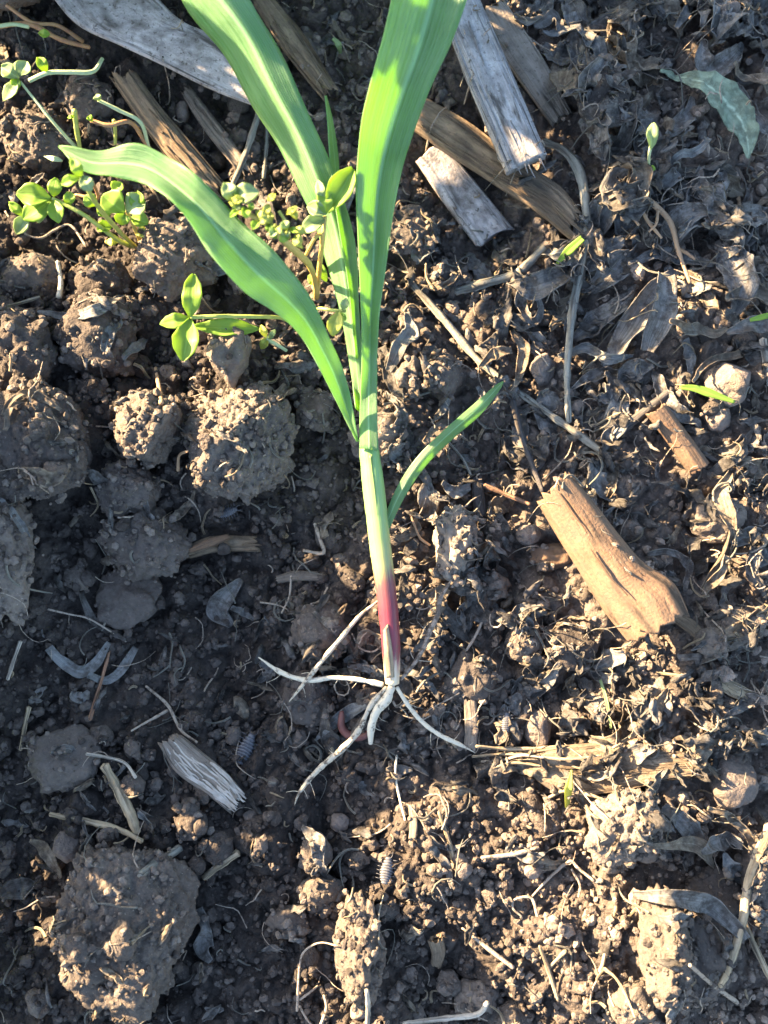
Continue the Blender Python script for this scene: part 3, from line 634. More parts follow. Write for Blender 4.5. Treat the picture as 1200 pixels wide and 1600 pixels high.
wood('wood_chip', 'straw-coloured frayed chip at right below the stub', 'plant debris', 'straw',
     [(1120, 1075), (1145, 1090), (1170, 1098)], [(1125, 1055), (1150, 1066), (1172, 1078)], up=.15, thick=.15, groove=.06, seed=20, ragged=.3, fibres=5)
b = wood('bleached_stalk_scrap', 'bleached fibrous stalk scrap with fluffy ends among dark crumbs', 'plant debris', 'wood_dull',
     [(250, 1165), (275, 1205), (322, 1240), (352, 1262)], [(282, 1148), (312, 1172), (352, 1205), (380, 1238)], fibres=34, up=.1, thick=.6, groove=.12, seed=21, gf=4, fmat='fluff', ragged=.5)

# ------------------------------------------------------------------ stems, straws and rootlets lying about
def strand(name, label, cat, mat, pts, wpx, up=.12, lift=None, n=None, group=None, sides=7, jitter=.25, parent=None, amp=.0):
    q = [at(a, b, up) for a, b in pts]
    q = np.array(q); z = q[:, 2].copy()
    for _ in range(2): z[1:-1] = np.maximum(z[1:-1]*.5+.25*(z[:-2]+z[2:]), z[1:-1]-.35)
    if lift: z = z+lerp1(lift, len(z))
    q = np.array([P(a, b, zz) for (a, b), zz in zip(pts, z)])
    n = n or 10+6*len(pts); r = [x*(.0075 if mat in ('root_pale', 'straw_pale') else .01) for x in (wpx if np.ndim(wpx) else (wpx, wpx*.75))]
    me = tube_mesh(name, q, r, n, sides, jitter=jitter, seed=rng.integers(99), uvlen=True); o = link(name, me, MAT[mat])
    if parent is None: place(o, q[0]); tag(o, label, cat, group)
    else: o.parent = parent; o.location = -np.array(parent.location)
    return o
ST = [
 ('dry_stalk', 'long grey-green dead stem running down past the curled leaves', 'straw_grey', [(850, 222), (880, 235), (905, 268), (916, 330), (913, 400), (897, 470), (889, 540), (886, 600), (889, 660)], (13, 15, 13, 11, 9), .6),
 ('twig', 'long thin brown twig slanting from leaf fork to the dark stick', 'straw_grey', [(640, 440), (690, 495), (745, 560), (800, 605), (870, 655), (950, 712)], (10, 12, 10, 12), .25),
 ('dry_stalk', 'tan dead stem rising along the right edge at bottom', 'straw', [(1205, 1290), (1172, 1370), (1160, 1440), (1140, 1510), (1126, 1540)], (18, 15, 12, 9), .5),
 ('dry_stalk', 'second tan stem leaving the edge stem at bottom right', 'straw', [(1164, 1442), (1180, 1480), (1204, 1530)], (9, 9), .4),
 ('rootlet', 'thin bent tan stalk hanging from the grey leaf at lower right', 'straw', [(1012, 1404), (975, 1440), (950, 1475), (942, 1505), (935, 1535), (955, 1600)], (6, 5, 4), .3),
 ('rootlet', 'short side branch of the bent tan stalk', 'straw', [(942, 1512), (962, 1528), (978, 1555), (992, 1590)], (5, 3), .3),
 ('stick', 'dark straight stick above the pale cut stub', 'straw_dark', [(932, 692), (985, 660), (1050, 608)], (12, 16, 12), .2),
 ('straw', 'long tan straw above the big lower left clod', 'straw', [(78, 1272), (140, 1284), (190, 1298), (222, 1315)], (8, 10, 8), .35),
 ('stick', 'thick brown stick meeting the long tan straw', 'straw', [(163, 1196), (185, 1235), (205, 1275), (214, 1302)], (14, 17, 13), .2),
 ('stick', 'brown stick lying on top of the big lower left clod', 'straw_grey', [(218, 1368), (248, 1347), (280, 1326)], (14, 16, 12), .05),
 ('stick', 'tan stick right of the big lower left clod', 'straw', [(318, 1372), (345, 1350), (372, 1332)], (9, 13, 11), .15),
 ('straw', 'short whitish straw at the left edge', 'straw_pale', [(12, 1062), (22, 1030), (32, 1002)], (7, 8), .2),
 ('straw', 'short tan straw below the whitish straw at left', 'straw', [(32, 1172), (40, 1130), (45, 1105)], (5, 8), .2),
 ('rootlet', 'thin pale root across the dark leaf strip', 'root_pale', [(75, 952), (110, 960), (137, 966), (170, 985), (197, 1003)], (4, 4, 3), .25),
 ('stick', 'reddish twig under the bluish leaf strip', 'straw_red', [(140, 1125), (150, 1090), (165, 1040), (172, 1008)], (6, 5), .2),
 ('rootlet', 'white root pointing at the bleached stalk scrap', 'root_pale', [(228, 1072), (262, 1102), (282, 1140), (308, 1160)], (5, 7, 5), .25),
 ('rootlet', 'white rootlet branching off left of the scrap', 'root_pale', [(205, 1142), (235, 1125), (262, 1110)], (4, 7), .25),
 ('straw', 'short whitish straw left of the bleached scrap', 'straw_pale', [(135, 1178), (165, 1183), (195, 1192), (212, 1215)], (7, 6), .25),
 ('twig', 'pale forked twig tip left of the maize stem', 'root_pale', [(492, 818), (500, 842), (505, 864), (474, 860)], (7, 8, 5), .4),
 ('rootlet', 'curved thin rootlet left of the purple stem base', 'root_pale', [(455, 900), (452, 932), (440, 958)], (5, 4), .3),
 ('rootlet', 'hanging curl of root below the wood chip', 'root_pale', [(512, 918), (500, 938), (486, 944)], (4, 4), .3),
 ('stick', 'grey-brown stick below the dark wood block', 'straw_grey', [(712, 456), (760, 442), (810, 425), (850, 385)], (14, 15, 12, 14), .3),
 ('stick', 'dark stem slanting to the thick stub top', 'straw_dark', [(800, 625), (818, 690), (848, 768)], (9, 8), .25),
 ('stick', 'thin brown stick right of the blue-grey chip', 'straw_red', [(757, 758), (790, 772), (828, 788)], (7, 6), .3),
 ('stick', 'pale curved stick along the bottom edge', 'straw_pale', [(630, 1600), (690, 1592), (745, 1585), (762, 1566)], (9, 11, 10), .35),
 ('straw', 'upright cream peg at the bottom below the tall lit clod', 'straw_pale', [(574, 1604), (575, 1570), (573, 1548)], (10, 8), .8),
 ('twig', 'forked pale twig at bottom left of the tall lit clod', 'root_pale', [(464, 1580), (468, 1510), (476, 1486), (500, 1473), (528, 1478)], (5, 4, 3), .4),
 ('twig', 'short branch of the forked pale twig', 'root_pale', [(468, 1562), (485, 1550), (497, 1540)], (5, 4), .4),
 ('twig', 'lower leg of the forked pale twig', 'root_pale', [(468, 1572), (478, 1590), (490, 1606)], (5, 4), .3),
 ('straw', 'white curled straw end at the bottom edge', 'straw_pale', [(500, 1606), (510, 1575), (506, 1555)], (7, 5), .4),
 ('rootlet', 'thin white rootlet hanging below the root crown', 'root_clean', [(620, 1180), (618, 1212), (625, 1250), (633, 1282)], (4, 3), .35),
 ('twig', 'tan twig end at the upper rim of the lit soil', 'straw', [(686, 1270), (700, 1310), (710, 1345)], (5, 9), .3),
 ('rootlet', 'cream root lying in the lit soil', 'root_pale', [(752, 1340), (800, 1335), (842, 1324)], (6, 9, 7), .3),
 ('rootlet', 'looped pale root in the lit soil', 'root_pale', [(815, 1432), (802, 1420), (804, 1406), (830, 1403), (840, 1432)], (4, 5, 6), .3),
 ('rootlet', 'curled root with two arms below the rough pale clod', 'root_pale', [(832, 1400), (862, 1368), (890, 1346), (905, 1358), (928, 1376)], (4, 7, 6), .3),
 ('rootlet', 'short hooked root below the two-armed root', 'root_pale', [(893, 1358), (906, 1382), (904, 1402)], (5, 4), .3),
 ('twig', 'splayed pale twig in the lit soil', 'straw', [(843, 1478), (857, 1515), (872, 1562)], (4, 8, 5), .3),
 ('twig', 'short arm of the splayed pale twig', 'straw', [(858, 1512), (870, 1500), (884, 1486)], (5, 6), .3),
 ('rootlet', 'pale root slanting through the shaded hollow', 'root_pale', [(722, 1450), (760, 1480), (802, 1512)], (5, 9, 8), .35),
 ('rootlet', 'bent pale rootlet right of the purple stem base', 'root_pale', [(725, 1022), (742, 995), (757, 965), (770, 955), (768, 950)], (5, 6, 5), .35),
 ('rootlet', 'thin looped rootlet at the purple stem base', 'root_pale', [(550, 990), (562, 1012), (582, 1018), (598, 1008)], (3, 3), .4),
 ('straw', 'grey straw standing below the pale husk strip end', 'straw_grey', [(364, 288), (384, 240), (400, 190), (406, 165)], (8, 10, 9), .4),
 ('straw', 'short pale straw right of the grey straw', 'straw_grey', [(412, 278), (416, 230), (417, 190)], (6, 5), .3),
 ('rootlet', 'white branch of root in the dark hollow at lower right', 'root_pale', [(1078, 1508), (1115, 1540), (1152, 1566)], (6, 9), .3),
 ('rootlet', 'orange curled rootlet above the orange dry root', 'root_tan', [(943, 268), (950, 245), (968, 228), (988, 220)], (4, 5), .3),
 ('rootlet', 'small orange hook right of the curled rootlet', 'root_tan', [(972, 238), (990, 238), (1005, 242), (1004, 232)], (4, 5), .35),
 ('straw', 'white straw end at the right edge', 'straw_pale', [(1192, 530), (1196, 565), (1202, 602)], (14, 12), .3),
 ('straw', 'thin straw poking up from the dusty left clod', 'straw', [(16, 580), (17, 560), (16, 552)], (4, 3), .3),
 ('rootlet', 'white wavy rootlet under the clover clump', 'root_pale', [(8, 330), (30, 360), (62, 372), (85, 360), (110, 352), (135, 385)], (4, 5, 5), .35),
 ('rootlet', 'white stub of root above the silvery leaf strip', 'root_clean', [(90, 408), (95, 440), (92, 465)], (6, 9), .4),
 ('stick', 'dark thin stick at left edge above the clods', 'straw_grey', [(0, 482), (30, 474), (62, 464)], (6, 5), .3),
 ('rootlet', 'pale sunlit root stub on the rimmed clod', 'root_tan', [(243, 575), (248, 602), (252, 630)], (5, 8), .1),
 ('rootlet', 'curled tan rootlet between the two lit clods', 'root_tan', [(278, 735), (280, 712), (293, 705)], (5, 4), .3),
 ('straw', 'pale straw across the flat wood strip top', 'straw', [(738, 1182), (800, 1178), (880, 1186), (940, 1180)], (4, 5, 3), .4),
 ('straw', 'topmost thin splinter left of the flat wood strip', 'straw', [(744, 1166), (790, 1170), (830, 1170), (880, 1166)], (4, 7, 5), .35),
 ('straw', 'pale splinter bent toward the flat wood strip', 'straw_pale', [(752, 1190), (785, 1188), (815, 1180), (850, 1184)], (4, 6, 4), .3),
 ('straw', 'lowest frayed splinter left of the flat wood strip', 'straw', [(770, 1200), (805, 1192), (845, 1196)], (3, 6, 5), .3),
 ('straw', 'frayed yellow straw under the flat wood strip', 'straw', [(855, 1248), (880, 1236), (915, 1240), (945, 1250)], (5, 7, 4), .35),
 ('twig', 'thin twig leaving the small maize leaf', 'straw_grey', [(700, 690), (722, 715), (736, 742)], (4, 4), .3),
 ('twig', 'thin dark twig under the small lower maize leaf', 'straw_grey', [(600, 632), (640, 622), (672, 612)], (4, 4), .3),
 ('rootlet', 'thin white rootlet at top of the crusted clod', 'root_pale', [(695, 800), (722, 806), (758, 812)], (4, 4), .4),
 ('rootlet', 'yellow forked rootlet right of the stem', 'root_tan', [(640, 800), (655, 838), (672, 852)], (4, 4), .4),
]
for name, lab, mat, pts, wp, up in ST: strand(name, lab, 'plant debris', mat, pts, wp, up, group='straws and rootlets on the soil')
root_o = thing('dry_root', 'orange dry branched root sunlit among the grey leaves', 'plant debris', None, at(985, 290, .8))
for pts, wp in [([(985, 290), (1000, 320), (1012, 345), (1034, 372)], (7, 4)), ([(985, 290), (1010, 310), (1046, 345), (1060, 392), (1078, 442)], (9, 8, 5)), ([(984, 292), (984, 328), (998, 352)], (6, 4)), ([(1028, 330), (1025, 350), (1014, 362)], (5, 3)), ([(1058, 388), (1072, 395), (1086, 405)], (6, 4))]:
    strand('branch', None, None, 'root_tan', pts, wp, .75, parent=root_o)

# ------------------------------------------------------------------ loose crumbs too many to count
def scatter(n, rad, protos, zoff, dens, seed, on=False):
    r = np.random.default_rng(seed); out_v, out_f, base = [], [], 0
    N3 = n*3 if not on else n*9; X = r.uniform(-14.6, 14.6, N3); Y = r.uniform(-18.8, 19.3, N3); keep = (r.random(N3) < dens(X, Y)) & ((r.random(N3) < .02) | ~kept(X, Y)[0]) & ((r.random(N3) < .10) | ~kept(X, Y)[1]) & ((r.random(N3) < .3) | ~kept(X, Y)[2]) if not on else (r.random(N3) < .9) & kept(X, Y)[1] & ~kept(X, Y)[0]; X, Y = X[keep][:n], Y[keep][:n]; n = len(X)
    R = rad(r, n); Z = S(X, Y)
    a = r.normal(size=(n, 4)); a /= np.linalg.norm(a, axis=1)[:, None]; w_, x, y, z = a.T
    M = np.stack((1-2*(y*y+z*z), 2*(x*y-z*w_), 2*(x*z+y*w_), 2*(x*y+z*w_), 1-2*(x*x+z*z), 2*(y*z-x*w_), 2*(x*z-y*w_), 2*(y*z+x*w_), 1-2*(x*x+y*y)), -1).reshape(n, 3, 3)
    kind = r.integers(len(protos), size=n)
    for k, (pv, pf) in enumerate(protos):
        i = np.where(kind == k)[0]
        if not len(i): continue
        st = r.uniform(.75, 1.2, (len(i), 3)); v = np.einsum('nij,npj->npi', M[i], pv[None]*st[:, None])*R[i][:, None, None]+np.stack((X[i], Y[i], Z[i]+zoff*R[i]), -1)[:, None]
        out_v.append(v.reshape(-1, 3)); out_f.append((pf[None]+(np.arange(len(i))*len(pv))[:, None, None]+base).reshape(-1, pf.shape[1])); base += v.shape[0]*v.shape[1]
    return np.vstack(out_v), np.vstack(out_f)
def proto_lumps(n, k, seed): return [(lambda q: (q[0]/np.abs(q[0]).max(), q[1]))(lump(n, seed+j, 1.5, 11)) for j in range(k)]
def dens_bare(X, Y):   # fewer loose crumbs where leaf litter covers the soil
    px = 600+X*50; py = 800-Y*50; return .4+.6*(1-1/(1+np.exp(-((px-680)/110-np.maximum(0, py-1220)/22))))
v, f = scatter(1700, lambda r, n: .16+.17*r.random(n)**2.0, proto_lumps(2, 10, 300), .25, dens_bare, 31); lay(v)
v2, f2 = scatter(5200, lambda r, n: .09+.09*r.random(n)**1.5, proto_lumps(1, 12, 330), .3, dens_bare, 33); v, f = np.vstack((v, v2)), np.vstack((f, f2+len(v)))
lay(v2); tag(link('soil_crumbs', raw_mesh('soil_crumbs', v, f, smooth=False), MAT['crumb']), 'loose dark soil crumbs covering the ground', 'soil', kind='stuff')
# ------------------------------------------------------------------ withered leaves
def ribbon(name, label, mat, pts, wpx, up=.25, curl=.8, tw=.6, seed=0, crinkle=.07, wav=.3, n=40, nW=11, parent=None):
    """dried leaf strip along photograph points, rolled and crinkled"""
    q = np.array([at(a, b, up) for a, b in pts]); c = spline(q, n); wd = lerp1(wpx, n)*.02*.5
    t = np.gradient(c, axis=0); t /= np.linalg.norm(t, axis=1)[:, None]; a = np.cross(t, (0, 0, 1.0)); a /= np.linalg.norm(a, axis=1)[:, None]; b = np.cross(a, t)
    s = np.linspace(0, 1, n); roll = tw*pn(np.c_[s*2.2, np.full(n, seed*1.9), np.zeros(n)])*2.2
    u = np.linspace(-1, 1, nW); cv = curl*(1+.6*pn(np.c_[s*3, np.full(n, seed*2.3+7), np.zeros(n)])); ang = u[None]*cv[:, None]
    lx = np.where(np.abs(cv[:, None]) > .05, np.sin(ang)/cv[:, None], u[None])*wd[:, None]; lz = (1-np.cos(ang))/np.maximum(.05, np.abs(cv[:, None]))*wd[:, None]
    cr, sr = np.cos(roll)[:, None], np.sin(roll)[:, None]; X = lx*cr-lz*sr; Z = lx*sr+lz*cr
    v = c[:, None]+a[:, None]*X[..., None]+b[:, None]*Z[..., None]; fl = v.reshape(-1, 3)
    fl = fl+(crinkle*fbm(fl*2.4+seed, 3))[:, None]*np.array((.3, .3, 1.0)); Ln = np.r_[0, np.cumsum(np.linalg.norm(np.diff(c, axis=0), axis=1))]
    fl[:, 2] += (wav*pn(np.c_[s*4, np.full(n, seed*3.3), np.zeros(n)]))[:, None].repeat(nW, 1).ravel()*.5
    low = S(fl[:, 0], fl[:, 1])-fl[:, 2]; fl[:, 2] += max(0, np.percentile(low, 75))*.8
    uv = np.stack((np.broadcast_to(u, (n, nW)), np.broadcast_to(Ln[:, None], (n, nW))), -1).reshape(-1, 2)
    v, f, uv = sheet(fl, uv, n, nW, .022); o = link(name, raw_mesh(name, v, f, uv), MAT[mat]); lay(v); keepout(v, KEEP if label else KEEPR)
    if parent is None: place(o, c[0])
    else: o.parent = parent; o.location = -np.array(parent.location)
    if label: tag(o, label, 'dead leaf', 'withered leaves')
    return o
RB = [
 ('dead_tan', 'pale curled leaf ribbon hanging at right edge beside lit clod', [(1142, 738), (1128, 775), (1142, 830), (1120, 880), (1096, 922)], (12, 30, 26, 24, 6), .4, 1.4, .5),
 ('dead_grey', 'broad grey withered leaf fold below the orange dry root', [(1048, 432), (1015, 470), (985, 520), (942, 572)], (20, 60, 50, 10), .5, 1.0, .5),
 ('dead_grey', 'smooth grey hanging leaf lobe beside the broad fold', [(1040, 430), (1032, 490), (1012, 548)], (30, 52, 22), .6, .9, .3),
 ('dead_blue', 'thin twisted leaf scrap crossing the long dead stem', [(872, 556), (915, 545), (950, 560), (988, 556)], (8, 20, 22, 5), .4, 1.2, .7),
 ('dead_blue', 'slim leaf tip hanging left of the pinkish stone', [(1068, 532), (1078, 560), (1077, 596)], (18, 16, 5), .4, .8, .4),
 ('dead_tan', 'pale sunlit leaf edge above the pinkish stone', [(1082, 596), (1105, 568), (1158, 552)], (6, 16, 14), .5, 1.3, .3),
 ('dead_tan', 'crisp sunlit leaf curl right of the grey lobe', [(1046, 502), (1080, 515), (1116, 522), (1136, 512)], (10, 24, 22, 6), .5, 1.4, .5),
 ('dead_grey', 'grey ribbed leaf at the right edge', [(1136, 520), (1172, 508), (1206, 506)], (10, 28, 30), .6, .9, .3),
 ('dead_tan', 'bright crumpled leaf at right edge above the ribbed leaf', [(1132, 468), (1165, 460), (1206, 470)], (14, 36, 30), .7, 1.2, .4),
 ('dead_grey', 'grey striped leaf right of the rough pale clod', [(1035, 1262), (1072, 1290), (1106, 1335)], (16, 36, 14), .5, .8, .4),
 ('dead_tan', 'sunlit tan leaf tip below the rough pale clod', [(1020, 1322), (1075, 1318), (1098, 1328), (1116, 1356)], (8, 20, 26, 3), .5, 1.0, .4),
 ('dead_grey', 'long grey strap leaf over the dark hollow at lower right', [(990, 1398), (1045, 1402), (1105, 1410), (1140, 1440), (1166, 1468)], (12, 26, 34, 28, 16), .8, .8, .3),
 ('dead_tan', 'thin sunlit leaf strip above the hollow', [(1105, 1262), (1140, 1275), (1172, 1310), (1176, 1345)], (8, 16, 14, 8), .7, 1.2, .4),
 ('dead_grey', 'curled grey leaf in the hollow beside the stone', [(1096, 1330), (1128, 1312), (1160, 1322)], (10, 36, 14), .4, 1.2, .5),
 ('dead_blue', 'bluish V-shaped leaf strip lying on dark crumbs', [(76, 1012), (98, 1034), (126, 1050), (150, 1036), (170, 1004)], (14, 18, 20, 16, 8), .25, .5, .2),
 ('dead_blue', 'bluish bent leaf strip right of the V-shaped strip', [(138, 1054), (165, 1063), (190, 1046), (213, 1012)], (10, 14, 15, 10), .25, .5, .2),
 ('dead_dark', 'dark slim leaf strip above the bluish strips', [(127, 925), (140, 962), (165, 982), (196, 1000)], (8, 14, 14, 5), .2, .8, .4),
 ('dead_grey', 'grey crumpled leaf scrap left of the dark clod', [(378, 905), (352, 930), (342, 955), (362, 978)], (10, 36, 40, 14), .2, .9, .4),
 ('dead_grey', 'small grey tail of crumpled leaf', [(362, 948), (385, 960), (397, 968)], (8, 14, 5), .2, .8, .4),
 ('dead_blue', 'dry silvery leaf strip on the grey clod at left', [(58, 487), (100, 494), (150, 486), (192, 462)], (5, 16, 20, 10), .25, .7, .4),
 ('dead_tan', 'curved dry straw leaf over the dusty left clod', [(5, 650), (22, 625), (50, 615), (95, 640)], (10, 12, 14, 5), .15, .9, .3),
 ('dead_tan', 'second curved dry leaf under the first on the dusty clod', [(8, 672), (14, 645), (40, 625)], (6, 12, 6), .1, .9, .3),
 ('dead_blue', 'pale torn leaf scrap right of the grey clod', [(192, 562), (212, 545), (228, 530)], (8, 22, 8), .3, .9, .5),
 ('dead_grey', 'grey lobed leaf scrap below the big clod at lower left', [(308, 1420), (322, 1450), (318, 1480), (330, 1502)], (22, 14, 34, 10), .2, .7, .3),
 ('dead_tan', 'brown pointed leaf beside the light grey pebble', [(48, 1312), (72, 1330), (85, 1352), (95, 1372)], (5, 20, 16, 5), .25, .9, .3),
 ('dead_blue', 'twisted pale leaf above the small lower maize leaf tip', [(745, 605), (755, 620), (748, 632)], (5, 14, 6), .5, 1.2, .5),
 ('dead_blue', 'silvery folded leaf right of the fork of maize leaves', [(636, 488), (642, 520), (622, 548), (606, 582)], (8, 32, 26, 10), .35, .8, .4),
 ('dead_dark', 'dark grey leaf beneath the maize stem fork', [(596, 545), (612, 590), (628, 640)], (14, 30, 8), .2, .6, .3),
 ('dead_grey', 'grey curled leaf ring left of the long dead stem', [(818, 440), (812, 475), (830, 500), (842, 488), (838, 462)], (12, 26, 22, 18, 8), .4, 1.2, .5),
 ('dead_tan', 'tan curled leaf edge below the grey ring', [(800, 515), (818, 545), (812, 580), (805, 605)], (10, 24, 20, 6), .35, 1.3, .4),
 ('dead_tan', 'dry folded leaf left of the tan curl', [(748, 575), (770, 555), (800, 548)], (5, 22, 14), .35, 1.1, .4),
 ('dead_grey', 'grey leaf arch at the top edge right of board', [(835, 42), (862, 30), (880, 52)], (14, 30, 12), .5, 1.2, .5),
 ('dead_grey', 'pale grey leaf standing up near top right', [(1098, 60), (1098, 95), (1112, 110), (1140, 92), (1160, 68)], (8, 34, 40, 26, 5), .6, .9, .4),
 ('dead_blue', 'narrow pale leaf tip pointing up at top right', [(1056, 44), (1070, 22), (1082, 6)], (8, 18, 4), .6, .6, .3),
 ('dead_grey', 'grey creased leaf under the dry green leaf', [(1082, 150), (1075, 180), (1050, 205), (1038, 214)], (8, 34, 26, 8), .4, .9, .4),
 ('dead_grey', 'small grey leaf left of the green seedling', [(1002, 172), (1010, 195), (995, 212)], (26, 26, 10), .4, .7, .4),
 ('dead_blue', 'long grey strip leaf below the dry green leaf', [(1042, 262), (1062, 242), (1090, 235), (1110, 215)], (8, 14, 14, 8), .5, .9, .4),
 ('dead_grey', 'curly grey leaf at right edge beside the dry green leaf', [(1150, 130), (1170, 170), (1190, 200), (1204, 206)], (10, 18, 26, 20), .5, 1.1, .5),
 ('dead_tan', 'tan edged leaf in the top right corner', [(1145, 100), (1165, 122), (1206, 124)], (8, 16, 20), .7, .9, .4),
 ('dead_dark', 'red-brown leaf scrap right of the stem', [(632, 868), (645, 852), (652, 845)], (10, 22, 10), .4, .6, .4),
 ('dead_grey', 'grey shrivelled leaf above the thin flat wood', [(905, 745), (920, 770), (925, 790)], (10, 28, 12), .3, .7, .4),
 ('dead_blue', 'blue-grey leaf scrap left of the thick stub top', [(690, 755), (712, 768), (735, 760)], (8, 24, 10), .35, .9, .5),
 ('dead_blue', 'grey frilled leaf scrap below the rough dark clod', [(930, 1045), (955, 1032), (978, 1022)], (10, 40, 16), .25, .8, .5),
 ('dead_grey', 'curved grey leaf right of the stub shoulder', [(1010, 866), (1045, 862), (1075, 885), (1070, 925)], (8, 14, 16, 8), .4, 1.2, .4),
 ('dead_tan', 'pale knotted leaf right of the stub shoulder', [(1100, 930), (1122, 900), (1132, 868)], (10, 22, 12), .5, 1.2, .5),
]
for k, (mat, lab, pts, wp, up, cu, tw) in enumerate(RB): ribbon('dead_leaf', lab, mat, pts, wp, up, cu, tw, seed=k+1)
lf = ribbon('dry_leaf', None, 'dead_green', [(1030, 112), (1062, 122), (1100, 128), (1140, 165), (1166, 208), (1166, 250)], (5, 18, 46, 58, 40, 5), .75, .55, .15, seed=70, crinkle=.1, wav=.15, n=60, nW=17)
lv_ = np.array([q.co[:] for q in lf.data.vertices])/CM+np.array(lf.location)/CM; keepout(lv_)
tag(lf, 'large dry grey-green leaf curving at the top right', 'leaf')
KEEPW = KEEP.copy()
# scattered withered leaf bits on the right and upper half
k = 0; tries = 0
while k < 295 and tries < 30000:
    tries += 1; px, py = rng.uniform(-10, 1210), rng.uniform(-10, 1610); zn = zone(px, py)
    if rng.random() > (.08+.92*zn)*(1.0 if px > 760 and py < 720 else .55): continue
    if py > 1230 and rng.random() > (.12 if px < 1020 else .5): continue
    pw = at(px, py)
    if KEEPW[int(np.clip((pw[0]-SX0)/SS, 0, len(sx)-1)), int(np.clip((pw[1]-SY0)/SS, 0, len(sy)-1))]: continue
    if 830 < px < 1080 and 740 < py < 1010: continue
    if 640 < px < 900 and py < 380 and rng.random() < .7: continue
    big = px > 760 and py < 720; L = rng.uniform(60, 150) if big else rng.uniform(34, 110); a = rng.uniform(0, 6.28); bend = rng.normal()*.9; pts = []
    x, y = px, py
    for j in range(4): pts.append((x, y)); x += math.cos(a)*L/3; y += math.sin(a)*L/3; a += bend*.6+rng.normal()*.25
    W = rng.uniform(20, 58) if big else rng.uniform(10, 40); mat = rng.choice(['dead_grey', 'dead_tan', 'dead_dark', 'dead_blue', 'dead_grey'], p=[.27, .17, .32, .10, .14])
    pw = np.array([at(a_, b_) for a_, b_ in pts]); iw = np.clip(((pw[:, 0]-SX0)/SS).astype(int), 0, len(sx)-1); jw = np.clip(((pw[:, 1]-SY0)/SS).astype(int), 0, len(sy)-1)
    if KEEPW[iw, jw].any(): continue
    o = ribbon('dead_leaf', None, str(mat), pts, (W*.25, W, W*.8, W*.15), rng.uniform(.0, .22), rng.uniform(.2, 1.4), .55, seed=100+k, n=26, nW=9, crinkle=.19)
    nm = {'dead_grey': 'grey curled dead leaf bit', 'dead_tan': 'tan curled dead leaf bit', 'dead_dark': 'dark curled dead leaf bit', 'dead_blue': 'silvery curled dead leaf bit'}[str(mat)]
    auto(o, nm, px, py, 'dead leaf', 'withered leaf bits'); k += 1

# ------------------------------------------------------------------ the maize seedling
mz = thing('maize_seedling', 'uprooted young maize seedling with green leaves, purple stem base and white roots', 'seedling', None, at(612, 1066, .3))
def part(name, me, mat, parent): o = link(name, me, MAT[mat], parent); o.location = -np.array(parent.location); return o
def mleaf(L, R, z, **k):
    v, f, uv = blade(L, R, z, **k); o = part('leaf', raw_mesh('leaf', v, f, uv), 'maize', mz); return o
ZB = 1.5
stem_pts = [(613, 1068, ZB-.1), (612, 1030, ZB), (609, 980, ZB+.15), (603, 920, ZB+.35), (595, 860, ZB+.55), (587, 790, ZB+.75), (580, 730, ZB+.9), (575, 690, ZB+.95), (572, 650, ZB+.85)]
sp_ = [P(*q) for q in stem_pts]
part('stem', tube_mesh('stem', sp_, [.21, .265, .285, .295, .31,   .315, .32, .28, .10], 90, 20, jitter=.03), 'stem', mz)
part('leaf', *[None]*0) if False else None
mleaf([(270, -40), (288, 0), (345, 70), (390, 150), (430, 215), (465, 290), (490, 340), (505, 390), (530, 480), (545, 560), (556, 640)],
      [(370, -40), (394, 0), (432, 60), (467, 140), (502, 215), (524, 270), (547, 340), (558, 400), (560, 470), (566, 560), (572, 650)],
      [6.8, 6.4, 5.8, 5.2, 4.5, 3.8, 3.2, 2.9, 2.7], zl=[-.35, -.5, -.3, -.05, 0], zr=[.25, .3, .2, .1, 0], fold=[-.7, -.8, -.8, -.5, .4], n=110, wave=.38, wl=1.7, seed=1)
mleaf([(628, -40), (615, 0), (596, 80), (578, 150), (563, 220), (557, 300), (560, 380), (564, 470), (566, 560), (562, 640), (562, 700)],
      [(738, -40), (730, 0), (714, 50), (690, 105), (660, 170), (635, 240), (618, 300), (610, 380), (597, 440), (590, 520), (589, 610), (591, 705)][0:1]+[(730, 0), (708, 65), (680, 125), (648, 205), (628, 270), (614, 340), (603, 420), (592, 500), (589, 600), (591, 705)],
      [7.2, 6.7, 6.0, 5.2, 4.6, 4.0, 3.5, 3.25, 3.1], zl=[.2, .2, .1, -.1, -.25], zr=[-.1, -.1, -.1, -.1, -.25], fold=[.75, .8, .85, .8, -.6], n=110, wave=.34, wl=1.7, seed=2)
mleaf([(92, 228), (150, 236), (215, 228), (265, 250), (330, 300), (390, 360), (440, 410), (480, 460), (512, 522), (540, 590), (560, 690)],
      [(92, 230), (130, 268), (180, 278), (230, 290), (290, 340), (330, 400), (380, 455), (430, 490), (467, 522), (500, 578), (557, 690)],
      [6.35, 6.45, 6.6, 6.65, 6.45, 6.0, 5.25, 4.4, 3.5, 2.75], zl=[0, -.05, -.1, -.1, 0], zr=[0, .1, .15, .15, 0], fold=[.3, .5, .7, .75, .5], n=100, wave=.34, wl=1.5, seed=3)
mleaf([(785, 596), (772, 604), (730, 640), (690, 675), (650, 716), (622, 758), (601, 806)],
      [(787, 597), (780, 610), (752, 646), (711, 682), (668, 724), (634, 773), (607, 829)],
      [2.6, 2.75, 2.8, 2.7, 2.5, 2.3, 2.15], zl=[0, .1, .1, .05, 0], zr=[0, -.15, -.2, -.15, 0], fold=[-.2, -.4, -.5, -.3, 0], n=60, wave=.08, seed=4)
